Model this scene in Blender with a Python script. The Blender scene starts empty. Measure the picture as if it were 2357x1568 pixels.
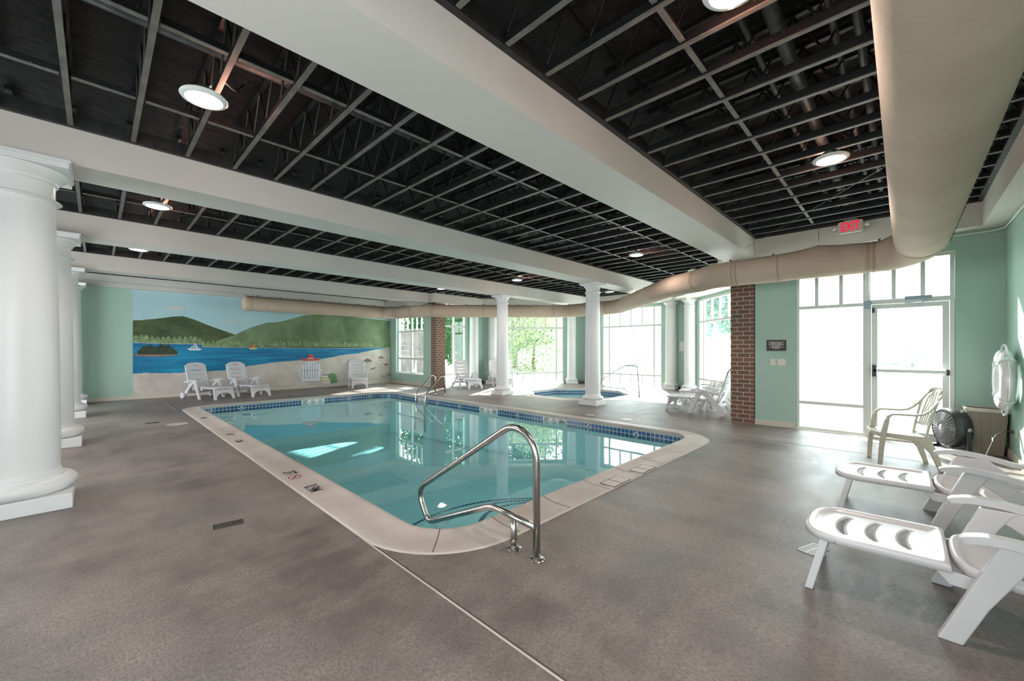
import bpy, bmesh, math, random
from math import sin, cos, pi, sqrt, radians, atan2, hypot
from mathutils import Vector, Matrix
random.seed(7)
col = bpy.context.scene.collection
SOF, JZ, DECK = 3.07, 3.40, 3.86      # beam soffit, underside of joists, deck above

# ------------------------------------------------------------------ materials
def srgb(r, g, b):
    f = lambda c: (c/255/12.92) if c <= 10 else ((c/255+.055)/1.055)**2.4
    return (f(r), f(g), f(b), 1)

class NT:
    def __init__(s, name):
        s.m = bpy.data.materials.new(name); s.m.use_nodes = True
        s.t = s.m.node_tree; s.t.nodes.clear()
        s.out = s.n('ShaderNodeOutputMaterial')
    def n(s, typ, **kw):
        nd = s.t.nodes.new(typ)
        for k, v in kw.items():
            if k in nd.inputs: nd.inputs[k].default_value = v
            else: setattr(nd, k, v)
        return nd
    def l(s, a, b): s.t.links.new(a, b)
    def mix(s, fac, a, b, typ='MIX'):
        nd = s.n('ShaderNodeMix', data_type='RGBA', blend_type=typ)
        for i, v in ((0, fac), (6, a), (7, b)):
            if hasattr(v, 'is_linked'): s.l(v, nd.inputs[i])
            else: nd.inputs[i].default_value = v
        return nd.outputs[2]
    def ramp(s, src, p0, p1, c0=(0,0,0,1), c1=(1,1,1,1)):
        r = s.n('ShaderNodeValToRGB'); e = r.color_ramp.elements
        e[0].position, e[1].position, e[0].color, e[1].color = p0, p1, c0, c1
        s.l(src, r.inputs[0]); return r.outputs[0]
    def noise(s, scale, detail=4, rough=.5, stretch=(1,1,1), coord='Object', out=0):
        tc = s.n('ShaderNodeTexCoord'); mp = s.n('ShaderNodeMapping')
        mp.inputs['Scale'].default_value = stretch
        s.l(tc.outputs[coord], mp.inputs[0])
        nz = s.n('ShaderNodeTexNoise', Scale=scale, Detail=detail, Roughness=rough)
        s.l(mp.outputs[0], nz.inputs['Vector']); return nz.outputs[out]
    def bump(s, h, strength, dist=.01):
        b = s.n('ShaderNodeBump', Strength=strength, Distance=dist); s.l(h, b.inputs['Height']); return b.outputs[0]
    def pbr(s, colr, rough=.6, metal=0, normal=None, spec=.5):
        p = s.n('ShaderNodeBsdfPrincipled'); p.inputs['Metallic'].default_value = metal
        p.inputs['Specular IOR Level'].default_value = spec
        if hasattr(colr, 'is_linked'): s.l(colr, p.inputs['Base Color'])
        else: p.inputs['Base Color'].default_value = colr
        if hasattr(rough, 'is_linked'): s.l(rough, p.inputs['Roughness'])
        else: p.inputs['Roughness'].default_value = rough
        if normal is not None: s.l(normal, p.inputs['Normal'])
        s.l(p.outputs[0], s.out.inputs[0]); return p

def plain(name, c, rough=.55, metal=0, var=.06, scale=3, bump=0, bscale=40, spec=.5):
    t = NT(name)
    dark = tuple(x*(1-var*2) for x in c[:3])+(1,); lite = tuple(min(1, x*(1+var)) for x in c[:3])+(1,)
    cc = t.ramp(t.noise(scale, 5), .3, .7, dark, lite)
    nm = t.bump(t.noise(bscale, 3), bump) if bump else None
    t.pbr(cc, rough, metal, nm, spec); return t.m

M = {}
M['white_paint'] = plain('white_paint', srgb(212,207,200), .55, var=.02, scale=1.5, bump=.05, bscale=60)
M['column_paint'] = plain('column_paint', srgb(232,232,232), .35, var=.015, scale=2)
M['mint'] = plain('mint_paint', srgb(173,201,188), .6, var=.02, scale=.8, bump=.04, bscale=120)
M['base'] = plain('cream_baseboard', srgb(214,204,190), .55, var=.03)
M['frame'] = plain('white_window_frame', srgb(222,226,222), .4, var=.01)
M['plastic'] = plain('white_resin', srgb(218,215,217), .24, var=.008, scale=2)
M['beige_plastic'] = plain('beige_resin', srgb(196,188,174), .35, var=.02)
M['dark_plastic'] = plain('dark_plastic', srgb(52,54,56), .4, var=.05)
M['bin'] = plain('taupe_plastic', srgb(140,126,114), .5, var=.04)
M['sign'] = plain('brown_sign', srgb(70,52,50), .5, var=.04)
M['letter_white'] = plain('white_lettering', srgb(232,230,226), .5, var=.01)
M['letter_black'] = plain('black_lettering', srgb(34,32,32), .5, var=.05)
M['letter_red'] = plain('red_ring_paint', srgb(150,50,45), .5, var=.05)
M['marker'] = plain('marker_tile', srgb(196,184,178), .45, var=.03)
M['grey_metal'] = plain('grey_metal', srgb(150,156,158), .35, 1, var=.03)
M['drain'] = plain('drain_metal', srgb(92,88,80), .5, .6, var=.1)
M['grout'] = plain('pale_grout', srgb(205,196,186), .8, var=.05)
M['joint'] = plain('dark_joint', srgb(86,78,72), .9, var=.08)
M['switch'] = plain('switch_plate', srgb(226,222,210), .4, var=.01)
M['pilaster'] = M['column_paint']
M['gate_steel'] = plain('rail_steel', srgb(200,198,194), .2, 1, var=.02)
M['grille'] = plain('grille_wire', srgb(190,192,196), .3, .3, var=.02)
M['closer'] = plain('closer_grey', srgb(140,154,162), .4, .3, var=.02)
M['bark'] = plain('bark', srgb(96,82,66), .9, var=.2, scale=6)
M['haze_painted_bark'] = plain('haze_painted_bark', srgb(214,212,206), .9, var=.05)  # bark lightened so haze and glare sit in its colour
M['stone'] = plain('pale_gravel', srgb(196,190,180), .9, var=.15, scale=9)

def steel():
    t = NT('brushed_steel')
    c = t.ramp(t.noise(30, 4, .6, (1,1,.1)), .3, .7, srgb(168,164,160), srgb(206,202,198))
    t.pbr(c, .24, 1); return t.m
M['steel'] = steel()

def concrete():
    t = NT('broomed_concrete')
    big = t.noise(.75, 7, .62, (1.5,.75,1)); med = t.noise(2.6, 6, .62, (.7,1.5,1)); fine = t.noise(85, 4, .8, (1,.5,1)); spk = t.noise(240, 2, .6)
    c = t.ramp(big, .40, .62, srgb(112,101,96), srgb(160,146,138))
    f = t.n('ShaderNodeMath', operation='MULTIPLY'); t.l(t.ramp(med, .44, .66), f.inputs[0]); f.inputs[1].default_value = .5
    c = t.mix(f.outputs[0], c, srgb(172,158,149))
    grey = t.noise(.42, 6, .65, (1,1.6,1))
    c = t.mix(t.ramp(grey, .5, .66, (0,0,0,1), (.6,.6,.6,1)), c, srgb(112,109,112))
    c = t.mix(t.ramp(fine, .34, .60, (.75,.75,.75,1), (0,0,0,1)), c, srgb(78,70,67))
    c = t.mix(t.ramp(spk, .60, .72, (0,0,0,1), (.3,.3,.3,1)), c, srgb(200,190,184))
    h = t.n('ShaderNodeMath', operation='ADD'); t.l(fine, h.inputs[0]); t.l(spk, h.inputs[1])
    t.pbr(c, t.ramp(med, .3, .7, (.34,.34,.34,1), (.5,.5,.5,1)), 0, t.bump(h.outputs[0], .45, .004), .5); return t.m
M['concrete'] = concrete()

def coping():
    t = NT('precast_coping')
    c = t.ramp(t.noise(1.6, 6, .6), .3, .7, srgb(182,168,160), srgb(208,196,188))
    c = t.mix(t.ramp(t.noise(14, 5, .7), .55, .8, (0,0,0,1), (.35,.35,.35,1)), c, srgb(160,146,138))
    t.pbr(c, .42, 0, t.bump(t.noise(60, 4), .08, .003)); return t.m
M['coping'] = coping()

def blackfoam():
    t = NT('black_sprayed_insulation')
    a = t.noise(1.5, 7, .65, (1,2.0,1)); b = t.noise(6, 7, .72)
    c = t.ramp(b, .3, .8, (.003,.003,.003,1), (.055,.055,.054,1))
    sp = t.ramp(t.noise(60, 3, .8), .71, .74)
    c = t.mix(sp, c, (.35,.35,.3,1))
    h = t.n('ShaderNodeMath', operation='ADD'); t.l(a, h.inputs[0]); t.l(b, h.inputs[1])
    t.pbr(c, .42, 0, t.bump(h.outputs[0], 1, .35)); return t.m
M['foam'] = blackfoam()

def joistmat(name, lo, hi):
    t = NT(name)
    c = t.ramp(t.noise(5, 5, .7, (3,1,1)), .3, .75, lo, hi)
    sp = t.ramp(t.noise(55, 3, .8), .69, .72)
    c = t.mix(sp, c, (.5,.5,.42,1))
    t.pbr(c, .5, 0, t.bump(t.noise(60, 3), .3, .004)); return t.m
M['joist_dark'] = joistmat('joist_black', (.0025,.0025,.0025,1), (.009,.009,.009,1))
M['joist_dust'] = joistmat('joist_dusty_flange', srgb(78,76,72), srgb(128,125,117))
M['ledger'] = joistmat('ledger_black', (.006,.006,.006,1), (.03,.03,.028,1))

def brick():
    t = NT('brown_brick')
    uv = t.n('ShaderNodeTexCoord')
    b = t.n('ShaderNodeTexBrick', Scale=1.0); b.inputs['Brick Width'].default_value = .213; b.inputs['Row Height'].default_value = .083
    b.inputs['Mortar Size'].default_value = .0065; b.inputs['Mortar Smooth'].default_value = .2; b.inputs['Bias'].default_value = 0
    b.inputs['Color1'].default_value = srgb(132,88,76); b.inputs['Color2'].default_value = srgb(98,84,80); b.inputs['Mortar'].default_value = srgb(196,176,150)
    t.l(uv.outputs['UV'], b.inputs['Vector'])
    c = t.mix(.32, b.outputs[0], t.ramp(t.noise(30, 5, .7), .3, .7, srgb(70,58,54), srgb(160,126,112)), 'MIX')
    mf = t.mix(b.outputs[1], c, srgb(200,182,158))
    inv = t.n('ShaderNodeMath', operation='SUBTRACT'); inv.inputs[0].default_value = 1; t.l(b.outputs[1], inv.inputs[1])
    t.pbr(mf, .85, 0, t.bump(inv.outputs[0], .6, .006)); return t.m
M['brick'] = brick()

def tiles(name='blue_waterline_tile', w=.152, h=.152):
    t = NT(name); uv = t.n('ShaderNodeTexCoord')
    b = t.n('ShaderNodeTexBrick', Scale=1.0, offset=0.0); b.inputs['Brick Width'].default_value = w; b.inputs['Row Height'].default_value = h
    b.inputs['Mortar Size'].default_value = .005; b.inputs['Mortar Smooth'].default_value = .1
    b.inputs['Color1'].default_value = srgb(28,92,150); b.inputs['Color2'].default_value = srgb(14,62,112); b.inputs['Mortar'].default_value = srgb(214,206,180)
    t.l(uv.outputs['UV'], b.inputs['Vector'])
    c = t.mix(.35, b.outputs[0], t.ramp(t.noise(16, 5, .7), .35, .65, srgb(10,44,84), srgb(60,140,190)))
    c = t.mix(b.outputs[1], c, srgb(214,206,180))
    t.pbr(c, .18); return t.m
M['tile'] = tiles(w=.08, h=.076)
M['step_tile'] = tiles('navy_step_tile', .05, .05)
M['plaster'] = plain('pool_plaster', srgb(216,232,234), .7, var=.03, scale=1)

def schlick(t, f0, normal=None):
    lw = t.n('ShaderNodeLayerWeight', Blend=.5)
    if normal is not None: t.l(normal, lw.inputs['Normal'])
    p = t.n('ShaderNodeMath', operation='POWER'); t.l(lw.outputs['Facing'], p.inputs[0]); p.inputs[1].default_value = 5
    m = t.n('ShaderNodeMath', operation='MULTIPLY_ADD'); t.l(p.outputs[0], m.inputs[0]); m.inputs[1].default_value = 1-f0; m.inputs[2].default_value = f0
    return m.outputs[0]
def water(name, tint):
    t = NT(name)
    bump = t.bump(t.noise(1.3, 2, .4), .03, .03)
    fr = schlick(t, .02, bump)
    tr = t.n('ShaderNodeBsdfTransparent'); tr.inputs[0].default_value = tint
    gl = t.n('ShaderNodeBsdfGlossy', Roughness=.0); t.l(bump, gl.inputs['Normal'])
    mx = t.n('ShaderNodeMixShader'); t.l(fr, mx.inputs[0]); t.l(tr.outputs[0], mx.inputs[1]); t.l(gl.outputs[0], mx.inputs[2])
    t.l(mx.outputs[0], t.out.inputs[0]); return t.m
M['water'] = water('pool_water', (.60,.91,.935,1))
M['spa_water'] = water('spa_water', (.62,.90,.93,1))

def glass():
    t = NT('window_glass')
    fr = schlick(t, .04)
    tr = t.n('ShaderNodeBsdfTransparent'); tr.inputs[0].default_value = (.93,.97,.96,1)
    gl = t.n('ShaderNodeBsdfGlossy', Roughness=.0)
    mx = t.n('ShaderNodeMixShader'); t.l(fr, mx.inputs[0]); t.l(tr.outputs[0], mx.inputs[1]); t.l(gl.outputs[0], mx.inputs[2])
    t.l(mx.outputs[0], t.out.inputs[0]); return t.m
M['glass'] = glass()

def fabric():
    t = NT('duct_fabric')
    c = t.ramp(t.noise(1.3, 5, .6), .3, .7, srgb(184,163,144), srgb(202,183,164))
    t.pbr(c, .9, 0, t.bump(t.noise(7, 5, .6, (1,1,1)), .16, .03)); return t.m
M['fabric'] = fabric()
M['seam'] = plain('seam_fabric', srgb(176,154,132), .9, var=.05)

def emit(name, c, s):
    t = NT(name); e = t.n('ShaderNodeEmission', Strength=s); e.inputs[0].default_value = c
    t.l(e.outputs[0], t.out.inputs[0]); return t.m
M['lens'] = emit('lamp_lens_lit', (1,.93,.88,1), 14)
M['lens_off'] = plain('lamp_lens_unlit', srgb(240,238,232), .3, var=.01)
M['exit_red'] = emit('exit_letters', (1,.01,.05,1), .42)

def leaf(name, c0, c1):
    t = NT(name)
    c = t.ramp(t.noise(1.1, 4, .7), .3, .7, c0, c1)
    d = t.n('ShaderNodeBsdfDiffuse'); t.l(c, d.inputs[0]); tl = t.n('ShaderNodeBsdfTranslucent'); t.l(c, tl.inputs[0])
    mx = t.n('ShaderNodeMixShader'); mx.inputs[0].default_value = .4; t.l(d.outputs[0], mx.inputs[1]); t.l(tl.outputs[0], mx.inputs[2])
    t.l(mx.outputs[0], t.out.inputs[0]); return t.m
M['leaf_shrub'] = leaf('pale_shrub_leaf', srgb(104,122,96), srgb(186,196,158))
M['leaf_green'] = leaf('green_leaf', srgb(34,62,44), srgb(84,118,72))
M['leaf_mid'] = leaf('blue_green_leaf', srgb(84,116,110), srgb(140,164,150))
M['leaf_hazed'] = leaf('haze_painted_leaf', srgb(186,198,196), srgb(222,228,226))  # distance haze and overexposure put into the leaf colour

# ------------------------------------------------------------------ mesh helpers
class MB:
    def __init__(s): s.v = []; s.f = []; s.mi = []; s.uv = []
    def add(s, vs, fs, mi=0, uvs=None):
        o = len(s.v); s.v += [tuple(v) for v in vs]
        for i, f in enumerate(fs):
            s.f.append(tuple(o+k for k in f)); s.mi.append(mi); s.uv.append(uvs[i] if uvs else None)
        return s
    def box(s, x0, x1, y0, y1, z0, z1, mi=0, mat=None):
        vs = [(x,y,z) for z in (z0,z1) for y in (y0,y1) for x in (x0,x1)]
        if mat is not None: vs = [tuple(mat @ Vector(v)) for v in vs]
        return s.add(vs, [(0,2,3,1),(4,5,7,6),(0,1,5,4),(2,6,7,3),(0,4,6,2),(1,3,7,5)], mi)
    def prism(s, poly, z0, z1, mi=0, mat=None):
        n = len(poly); vs = [(x,y,z0) for x,y in poly]+[(x,y,z1) for x,y in poly]
        if mat is not None: vs = [tuple(mat @ Vector(v)) for v in vs]
        fs = [tuple(reversed(range(n))), tuple(range(n,2*n))]+[(i,(i+1)%n,(i+1)%n+n,i+n) for i in range(n)]
        return s.add(vs, fs, mi)
    def lathe(s, prof, cx=0, cy=0, n=32, mi=0, mat=None, cap=True):
        vs = []; fs = []
        for r, z in prof:
            for k in range(n): a = 2*pi*k/n; vs.append((cx+r*cos(a), cy+r*sin(a), z))
        if mat is not None: vs = [tuple(mat @ Vector(v)) for v in vs]
        for j in range(len(prof)-1):
            for k in range(n): fs.append((j*n+k, j*n+(k+1)%n, (j+1)*n+(k+1)%n, (j+1)*n+k))
        if cap:
            fs.append(tuple(reversed(range(n)))); fs.append(tuple(range((len(prof)-1)*n, len(prof)*n)))
        return s.add(vs, fs, mi)
    def tube(s, pts, r, n=12, mi=0, cap=True):
        pts = [Vector(p) for p in pts]; N = len(pts)
        rs = r if isinstance(r, (list, tuple)) else [r]*N
        t0 = (pts[1]-pts[0]).normalized()
        ref = Vector((0,0,1)) if abs(t0.z) < .9 else Vector((1,0,0))
        u = t0.cross(ref).normalized(); vs = []; prev = t0
        for i, p in enumerate(pts):
            if i == 0: t = t0
            elif i == N-1: t = (pts[i]-pts[i-1]).normalized()
            else: t = ((pts[i+1]-pts[i]).normalized()+(pts[i]-pts[i-1]).normalized()).normalized()
            q = prev.rotation_difference(t); u = q @ u; u = (u-t*u.dot(t)).normalized(); w = t.cross(u); prev = t
            for k in range(n):
                a = 2*pi*k/n; vs.append(tuple(p+u*(rs[i]*cos(a))+w*(rs[i]*sin(a))))
        fs = [(j*n+k, j*n+(k+1)%n, (j+1)*n+(k+1)%n, (j+1)*n+k) for j in range(N-1) for k in range(n)]
        if cap: fs += [tuple(reversed(range(n))), tuple(range((N-1)*n, N*n))]
        return s.add(vs, fs, mi)
    def sweep(s, pts, wh, side, mi=0):
        """rectangular section (w along side vector, h across) along pts; side: Vector or list"""
        pts = [Vector(p) for p in pts]; N = len(pts); vs = []
        for i, p in enumerate(pts):
            t = (pts[min(i+1,N-1)]-pts[max(i-1,0)]).normalized()
            sd = Vector(side[i] if isinstance(side, list) else side); sd = (sd-t*sd.dot(t)).normalized(); up = t.cross(sd)
            w, h = wh[i] if isinstance(wh, list) else wh
            for a, b in ((-1,-1),(1,-1),(1,1),(-1,1)): vs.append(tuple(p+sd*(a*w/2)+up*(b*h/2)))
        fs = [(j*4+k, j*4+(k+1)%4, (j+1)*4+(k+1)%4, (j+1)*4+k) for j in range(N-1) for k in range(4)]
        fs += [(3,2,1,0), tuple(range((N-1)*4, N*4))]
        return s.add(vs, fs, mi)
    def mesh(s, name, mats, smooth=False, uvbox=False):
        me = bpy.data.meshes.new(name); me.from_pydata(s.v, [], s.f)
        for m in (mats if isinstance(mats, (list, tuple)) else [mats]): me.materials.append(m)
        for p, mi in zip(me.polygons, s.mi): p.material_index = mi; p.use_smooth = smooth
        if any(u is not None for u in s.uv) or uvbox:
            L = me.uv_layers.new(name='UVMap')
            for p, u in zip(me.polygons, s.uv):
                nrm = p.normal
                for j, li in enumerate(p.loop_indices):
                    if u is not None: L.data[li].uv = u[j]
                    else:
                        c = me.vertices[me.loops[li].vertex_index].co
                        L.data[li].uv = (c.y+.05, c.z) if abs(nrm.x) > .5 else ((c.x+.02, c.z) if abs(nrm.y) > .5 else (c.x, c.y))
        me.update(); return me
    def build(s, name, mats, parent=None, smooth=False, uvbox=False, fix=True, bevel=0, subsurf=0, solid=0, autosmooth=False):
        me = s.mesh(name, mats, smooth, uvbox)
        if fix:
            bm = bmesh.new(); bm.from_mesh(me); bmesh.ops.recalc_face_normals(bm, faces=bm.faces); bm.to_mesh(me); bm.free()
        if autosmooth:
            me.set_sharp_from_angle(angle=radians(38))
        o = bpy.data.objects.new(name, me); col.objects.link(o)
        if parent: o.parent = parent
        if solid: m = o.modifiers.new('solid', 'SOLIDIFY'); m.thickness = solid; m.offset = 0
        if bevel: m = o.modifiers.new('bevel', 'BEVEL'); m.width = bevel; m.segments = 2; m.limit_method = 'ANGLE'
        if subsurf: m = o.modifiers.new('sub', 'SUBSURF'); m.levels = subsurf; m.render_levels = subsurf
        return o

def tag(o, label=None, cat=None, group=None, kind=None):
    if label: o['label'] = label
    if cat: o['category'] = cat
    if group: o['group'] = group
    if kind: o['kind'] = kind
    return o
def empty(name, loc=(0,0,0), rz=0, **k):
    o = bpy.data.objects.new(name, None); o.empty_display_size = .1; o.location = loc; o.rotation_euler = (0,0,rz)
    col.objects.link(o); return tag(o, **k)
def dup(src, loc, rz, label, group=None):
    r = src.copy(); col.objects.link(r); r.location = loc; r.rotation_euler = (0,0,rz); r['label'] = label
    if group: r['group'] = group
    for ch in list(src.children):
        c = ch.copy(); col.objects.link(c); c.parent = r
        for g in list(ch.children):
            d = g.copy(); col.objects.link(d); d.parent = c
    return r
def struct(o): o['kind'] = 'structure'; return o
def sbox(name, mat, *b, uvbox=False): return struct(MB().box(*b).build(name, mat, uvbox=uvbox))

def fillet(pts, rad, seg=8):
    P = [Vector(p) for p in pts]; out = [P[0]]
    for i in range(1, len(P)-1):
        a, b, c = P[i-1], P[i], P[i+1]; r = rad[i-1] if isinstance(rad, (list, tuple)) else rad
        d1, d2 = (a-b), (c-b); l1, l2 = d1.length, d2.length; d1.normalize(); d2.normalize()
        ang = d1.angle(d2); t = min(r/math.tan(ang/2), l1*.49, l2*.49); rr = t*math.tan(ang/2)
        cen = b+(d1+d2).normalized()*(rr/sin(ang/2)); p1, p2 = b+d1*t, b+d2*t
        v1, v2 = p1-cen, p2-cen; tot = v1.angle(v2); ax = v1.cross(v2).normalized()
        for k in range(seg+1): out.append(cen+Matrix.Rotation(tot*k/seg, 3, ax) @ v1)
    out.append(P[-1]); return out

def rrect(x0, x1, y0, y1, r, off=0, n=10):
    pts = []
    for cx, cy, a0 in ((x1-r, y1-r, 0), (x0+r, y1-r, 90), (x0+r, y0+r, 180), (x1-r, y0+r, 270)):
        for k in range(n+1):
            a = radians(a0+90*k/n); pts.append((cx+(r+off)*cos(a), cy+(r+off)*sin(a)))
    return pts
def octagon(cx, cy, apo, off=0):
    R = (apo+off)/cos(pi/8); return [(cx+R*cos(pi/8+k*pi/4), cy+R*sin(pi/8+k*pi/4)) for k in range(8)]

def ringsurf(mb, outlines, mi=0, closed=True):
    """outlines: list of (pts2d, z); quads between consecutive"""
    n = len(outlines[0][0]); vs = [(x,y,z) for pts, z in outlines for x,y in pts]
    fs = [(j*n+k, j*n+(k+1)%n, (j+1)*n+(k+1)%n, (j+1)*n+k) for j in range(len(outlines)-1) for k in range(n)]
    return mb.add(vs, fs, mi)
def holed_plane(name, outer, holes, z, mat):
    bm = bmesh.new(); edges = []
    for loop in [outer]+holes:
        vs = [bm.verts.new((x,y,z)) for x,y in loop]
        edges += [bm.edges.new((vs[i], vs[(i+1)%len(vs)])) for i in range(len(vs))]
    bmesh.ops.triangle_fill(bm, use_beauty=True, edges=edges)
    for f in bm.faces:
        if f.normal.z < 0: f.normal_flip()
    me = bpy.data.meshes.new(name); bm.to_mesh(me); bm.free(); me.materials.append(mat)
    o = bpy.data.objects.new(name, me); col.objects.link(o); return o

def text(body, size, mat, parent, mtx, name='lettering', offset=0, ext=.001, spacing=1, line=1, sx=1):
    cu = bpy.data.curves.new(name, 'FONT'); cu.body = body; cu.size = size; cu.align_x = 'CENTER'; cu.align_y = 'CENTER'
    cu.extrude = ext; cu.offset = offset; cu.space_character = spacing; cu.space_line = line; cu.materials.append(mat)
    tmp = bpy.data.objects.new(name, cu); col.objects.link(tmp); bpy.context.view_layer.update()
    me = bpy.data.meshes.new_from_object(tmp.evaluated_get(bpy.context.evaluated_depsgraph_get())); col.objects.unlink(tmp); bpy.data.objects.remove(tmp)
    me.name = name; o = bpy.data.objects.new(name, me); col.objects.link(o); o.parent = parent
    o.matrix_local = mtx @ Matrix.Diagonal((sx,1,1,1)); return o
def basis(origin, xa, ya, za):
    m = Matrix.Identity(4)
    for i, a in enumerate((xa, ya, za)):
        for j in range(3): m[j][i] = a[j]
    for j in range(3): m[j][3] = origin[j]
    return m

# ------------------------------------------------------------------ room plan
P12, P23, P34, P45 = (11.08,12.35), (14.1,9.5), (14.1,5.3), (11.25,2.45)
POOL = (1.71, 6.68, 2.42, 12.21); PR = .42
SPA = (10.6, 7.35, 1.43)
pool_in = lambda off=0: rrect(*POOL, PR, off)
floor_outer = [(-3,-1),(8.8,-1),(8.8,2.45),(11.25,2.45),(14.1,5.3),(14.1,9.5),(11.08,12.35),(8.8,12.35),(8.8,15.44),(-3,15.44)]
fl = struct(holed_plane('floor', floor_outer, [pool_in(.33), octagon(*SPA, .30)], 0, M['concrete']))
mb = MB()
mb.box(1.374,1.384,-.95,2.85,.0005,.0015).box(1.27,1.282,12.0,15.4,.0005,.0015)
mb.add([(7.21,2.86,.0012),(7.222,2.86,.0012),(7.13,-.98,.0012),(7.118,-.98,.0012)], [(0,1,2,3)])
mb.add([(7.40,12.4,.0012),(7.41,12.4,.0012),(7.41,15.4,.0012),(7.40,15.4,.0012)], [(0,1,2,3)])
mb.build('control_joint', M['joint'], fl)
MB().box(1.362,1.3735,-.95,2.85,.0005,.0018).box(1.258,1.2695,12.0,15.4,.0005,.0018).build('control_joint', M['grout'], fl)

def ceiling_deck():
    bm = bmesh.new(); outer = [(x, y) for x, y in floor_outer]
    vs = [bm.verts.new((x,y,DECK)) for x,y in outer]; bm.faces.new(vs)
    me = bpy.data.meshes.new('ceiling'); bm.to_mesh(me); bm.free(); me.materials.append(M['foam'])
    o = bpy.data.objects.new('ceiling', me); col.objects.link(o); return struct(o)
ceiling_deck()

# walls -------------------------------------------------------------
def wall(name, P, Q, openings=(), th=.2, h=DECK+.02, mat='mint', z0=-.01):
    """inner face runs P->Q with the outside on the right-hand side of P->Q"""
    P, Q = Vector(P), Vector(Q); d = (Q-P); L = d.length; d.normalize(); nrm = Vector((d.y, -d.x))
    mtx = basis((P.x,P.y,0), (d.x,d.y,0), (nrm.x,nrm.y,0), (0,0,1)); mb = MB(); s = 0
    for s0, s1, a, b in sorted(openings):
        if s0 > s: mb.box(s, s0, 0, th, z0, h, mat=mtx)
        if a > z0+.01: mb.box(s0, s1, 0, th, z0, a, mat=mtx)
        if b < h: mb.box(s0, s1, 0, th, b, h, mat=mtx)
        s = s1
    if s < L: mb.box(s, L, 0, th, z0, h, mat=mtx)
    return struct(mb.build(name, M[mat])), mtx, L

wall('wall_mural', (-3,15.44), (8.8,15.44), th=-.2)
wall('wall_window', (8.6,15.44), (8.6,12.5), [(15.44-15.0, 15.44-13.0, .44, 2.85)], th=-.22)
wall('wall_door', (8.6,2.0), (8.6,-1.0), [(2.0-1.36, 2.0+.54, -.005, 2.83)], th=-.22)
wall('wall_right', (8.8,-1.0), (-3,-1.0), [(8.3, 10.6, .5, 2.8)], th=-.2)  # unseen opening added near the camera for fill daylight
wall('wall_left', (-3,-1.2), (-3,15.64), [(1.2,3.4,.9,2.7),(6.6,8.8,.9,2.7),(11.0,15.4,.5,2.9)], th=-.2)  # unseen openings added to let daylight fill the left side and mural
lenW2 = hypot(P23[0]-P12[0], P23[1]-P12[1]); lenW4 = hypot(P45[0]-P34[0], P45[1]-P34[1])
W2 = (lenW2/2-1.22, lenW2/2+1.22); W3 = (9.5-8.64, 9.5-6.2); W4 = (lenW4/2-1.26, lenW4/2+1.18)
for nm_, bb in (('wall_pier_far', (8.62,9.05,12.3,12.62)), ('wall_pier_near', (8.62,9.05,1.93,2.40))): sbox(nm_, M['white_paint'], *bb, 3.07, 3.88)
sbox('wall_corner_far', M['mint'], 8.72,9.06,12.5,12.6,-.01,3.88)
_, mW1, _ = wall('wall_bay_left', (8.9,12.35), P12, [(.15, 1.24, 0, 3.0)], th=-.2)
_, mW2, _ = wall('wall_bay_far_left', P12, P23, [(*W2, 0, 3.0)], th=-.2)
_, mW3, _ = wall('wall_bay_far', P23, P34, [(*W3, 0, 3.0)], th=-.2)
_, mW4, _ = wall('wall_bay_far_right', P34, P45, [(*W4, 0, 3.0)], th=-.2)
_, mW5, _ = wall('wall_bay_right', P45, (9.0,2.45), [(.6, 1.8, 0, 3.0)], th=-.2)

# baseboards
sbox('baseboard_door', M['base'], 8.582,8.6, 1.37,1.99, 0,.1)
sbox('baseboard_door_right', M['base'], 8.582,8.6, -1,-.55, 0,.1)
sbox('baseboard_right', M['base'], 4.2,8.58, -1,-.982, 0,.1)
sbox('baseboard_window', M['base'], 8.582,8.6, 12.52,15.42, 0,.12)
sbox('baseboard_mural', M['base'], -3,8.6, 15.41,15.438, 0,.1)
def bay_base(name, mtx, a, b): struct(MB().box(a, b, -.018, 0, 0, .1, mat=mtx).build(name, M['base']))
bay_base('baseboard_bay_far_left', mW2, W2[1]+.02, lenW2); bay_base('baseboard_bay_far', mW3, W3[1]+.02, 4.2)
bay_base('baseboard_bay_left', mW1, 1.26, 2.17); bay_base('baseboard_bay_far_right', mW4, 0, W4[0]-.02)

# brick pillars
for nm, b in (('brick_pillar', (8.6,9.0,1.99,2.41)), ('brick_pillar', (8.6,9.0,12.17,12.5))):
    o = MB().box(*b, 0, 3.07).build(nm, M['brick'], uvbox=True)
    tag(o, 'square brown brick pillar beside the exit sign wall' if b[2] < 5 else 'square brown brick pillar near the pool ladder and far window', 'pillar', kind='thing')

# ------------------------------------------------------------------ beams and ceiling frame
def beam(name, *b): return struct(MB().box(*b).build(name, M['white_paint']))
beam('ceiling_beam', -2.98,8.6,1.925,2.456,SOF,JZ); beam('ceiling_beam', -2.98,13.34,5.38,5.88,SOF,JZ)
beam('ceiling_beam', -2.98,13.34,8.68,9.16,SOF,JZ); beam('ceiling_beam', -2.98,8.6,12.12,12.6,SOF,JZ)
beam('perimeter_beam', 8.32,8.62,-1,1.925,SOF,JZ); beam('perimeter_beam', -2.98,8.32,-1,-.77,SOF,JZ)
beam('perimeter_beam', 8.32,8.62,12.6,15.44,SOF,JZ); beam('perimeter_beam', -2.98,8.32,15.28,15.46,SOF,JZ)
beam('perimeter_beam', 8.32,9.05,2.456,2.56,SOF,JZ)
ring = MB()
def rq(p): 
    vs = [(x,y,z) for z in (SOF,JZ) for x,y in p]; ring.add(vs, [(3,2,1,0),(4,5,6,7),(0,1,5,4),(1,2,6,5),(2,3,7,6),(3,0,4,7)])
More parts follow.
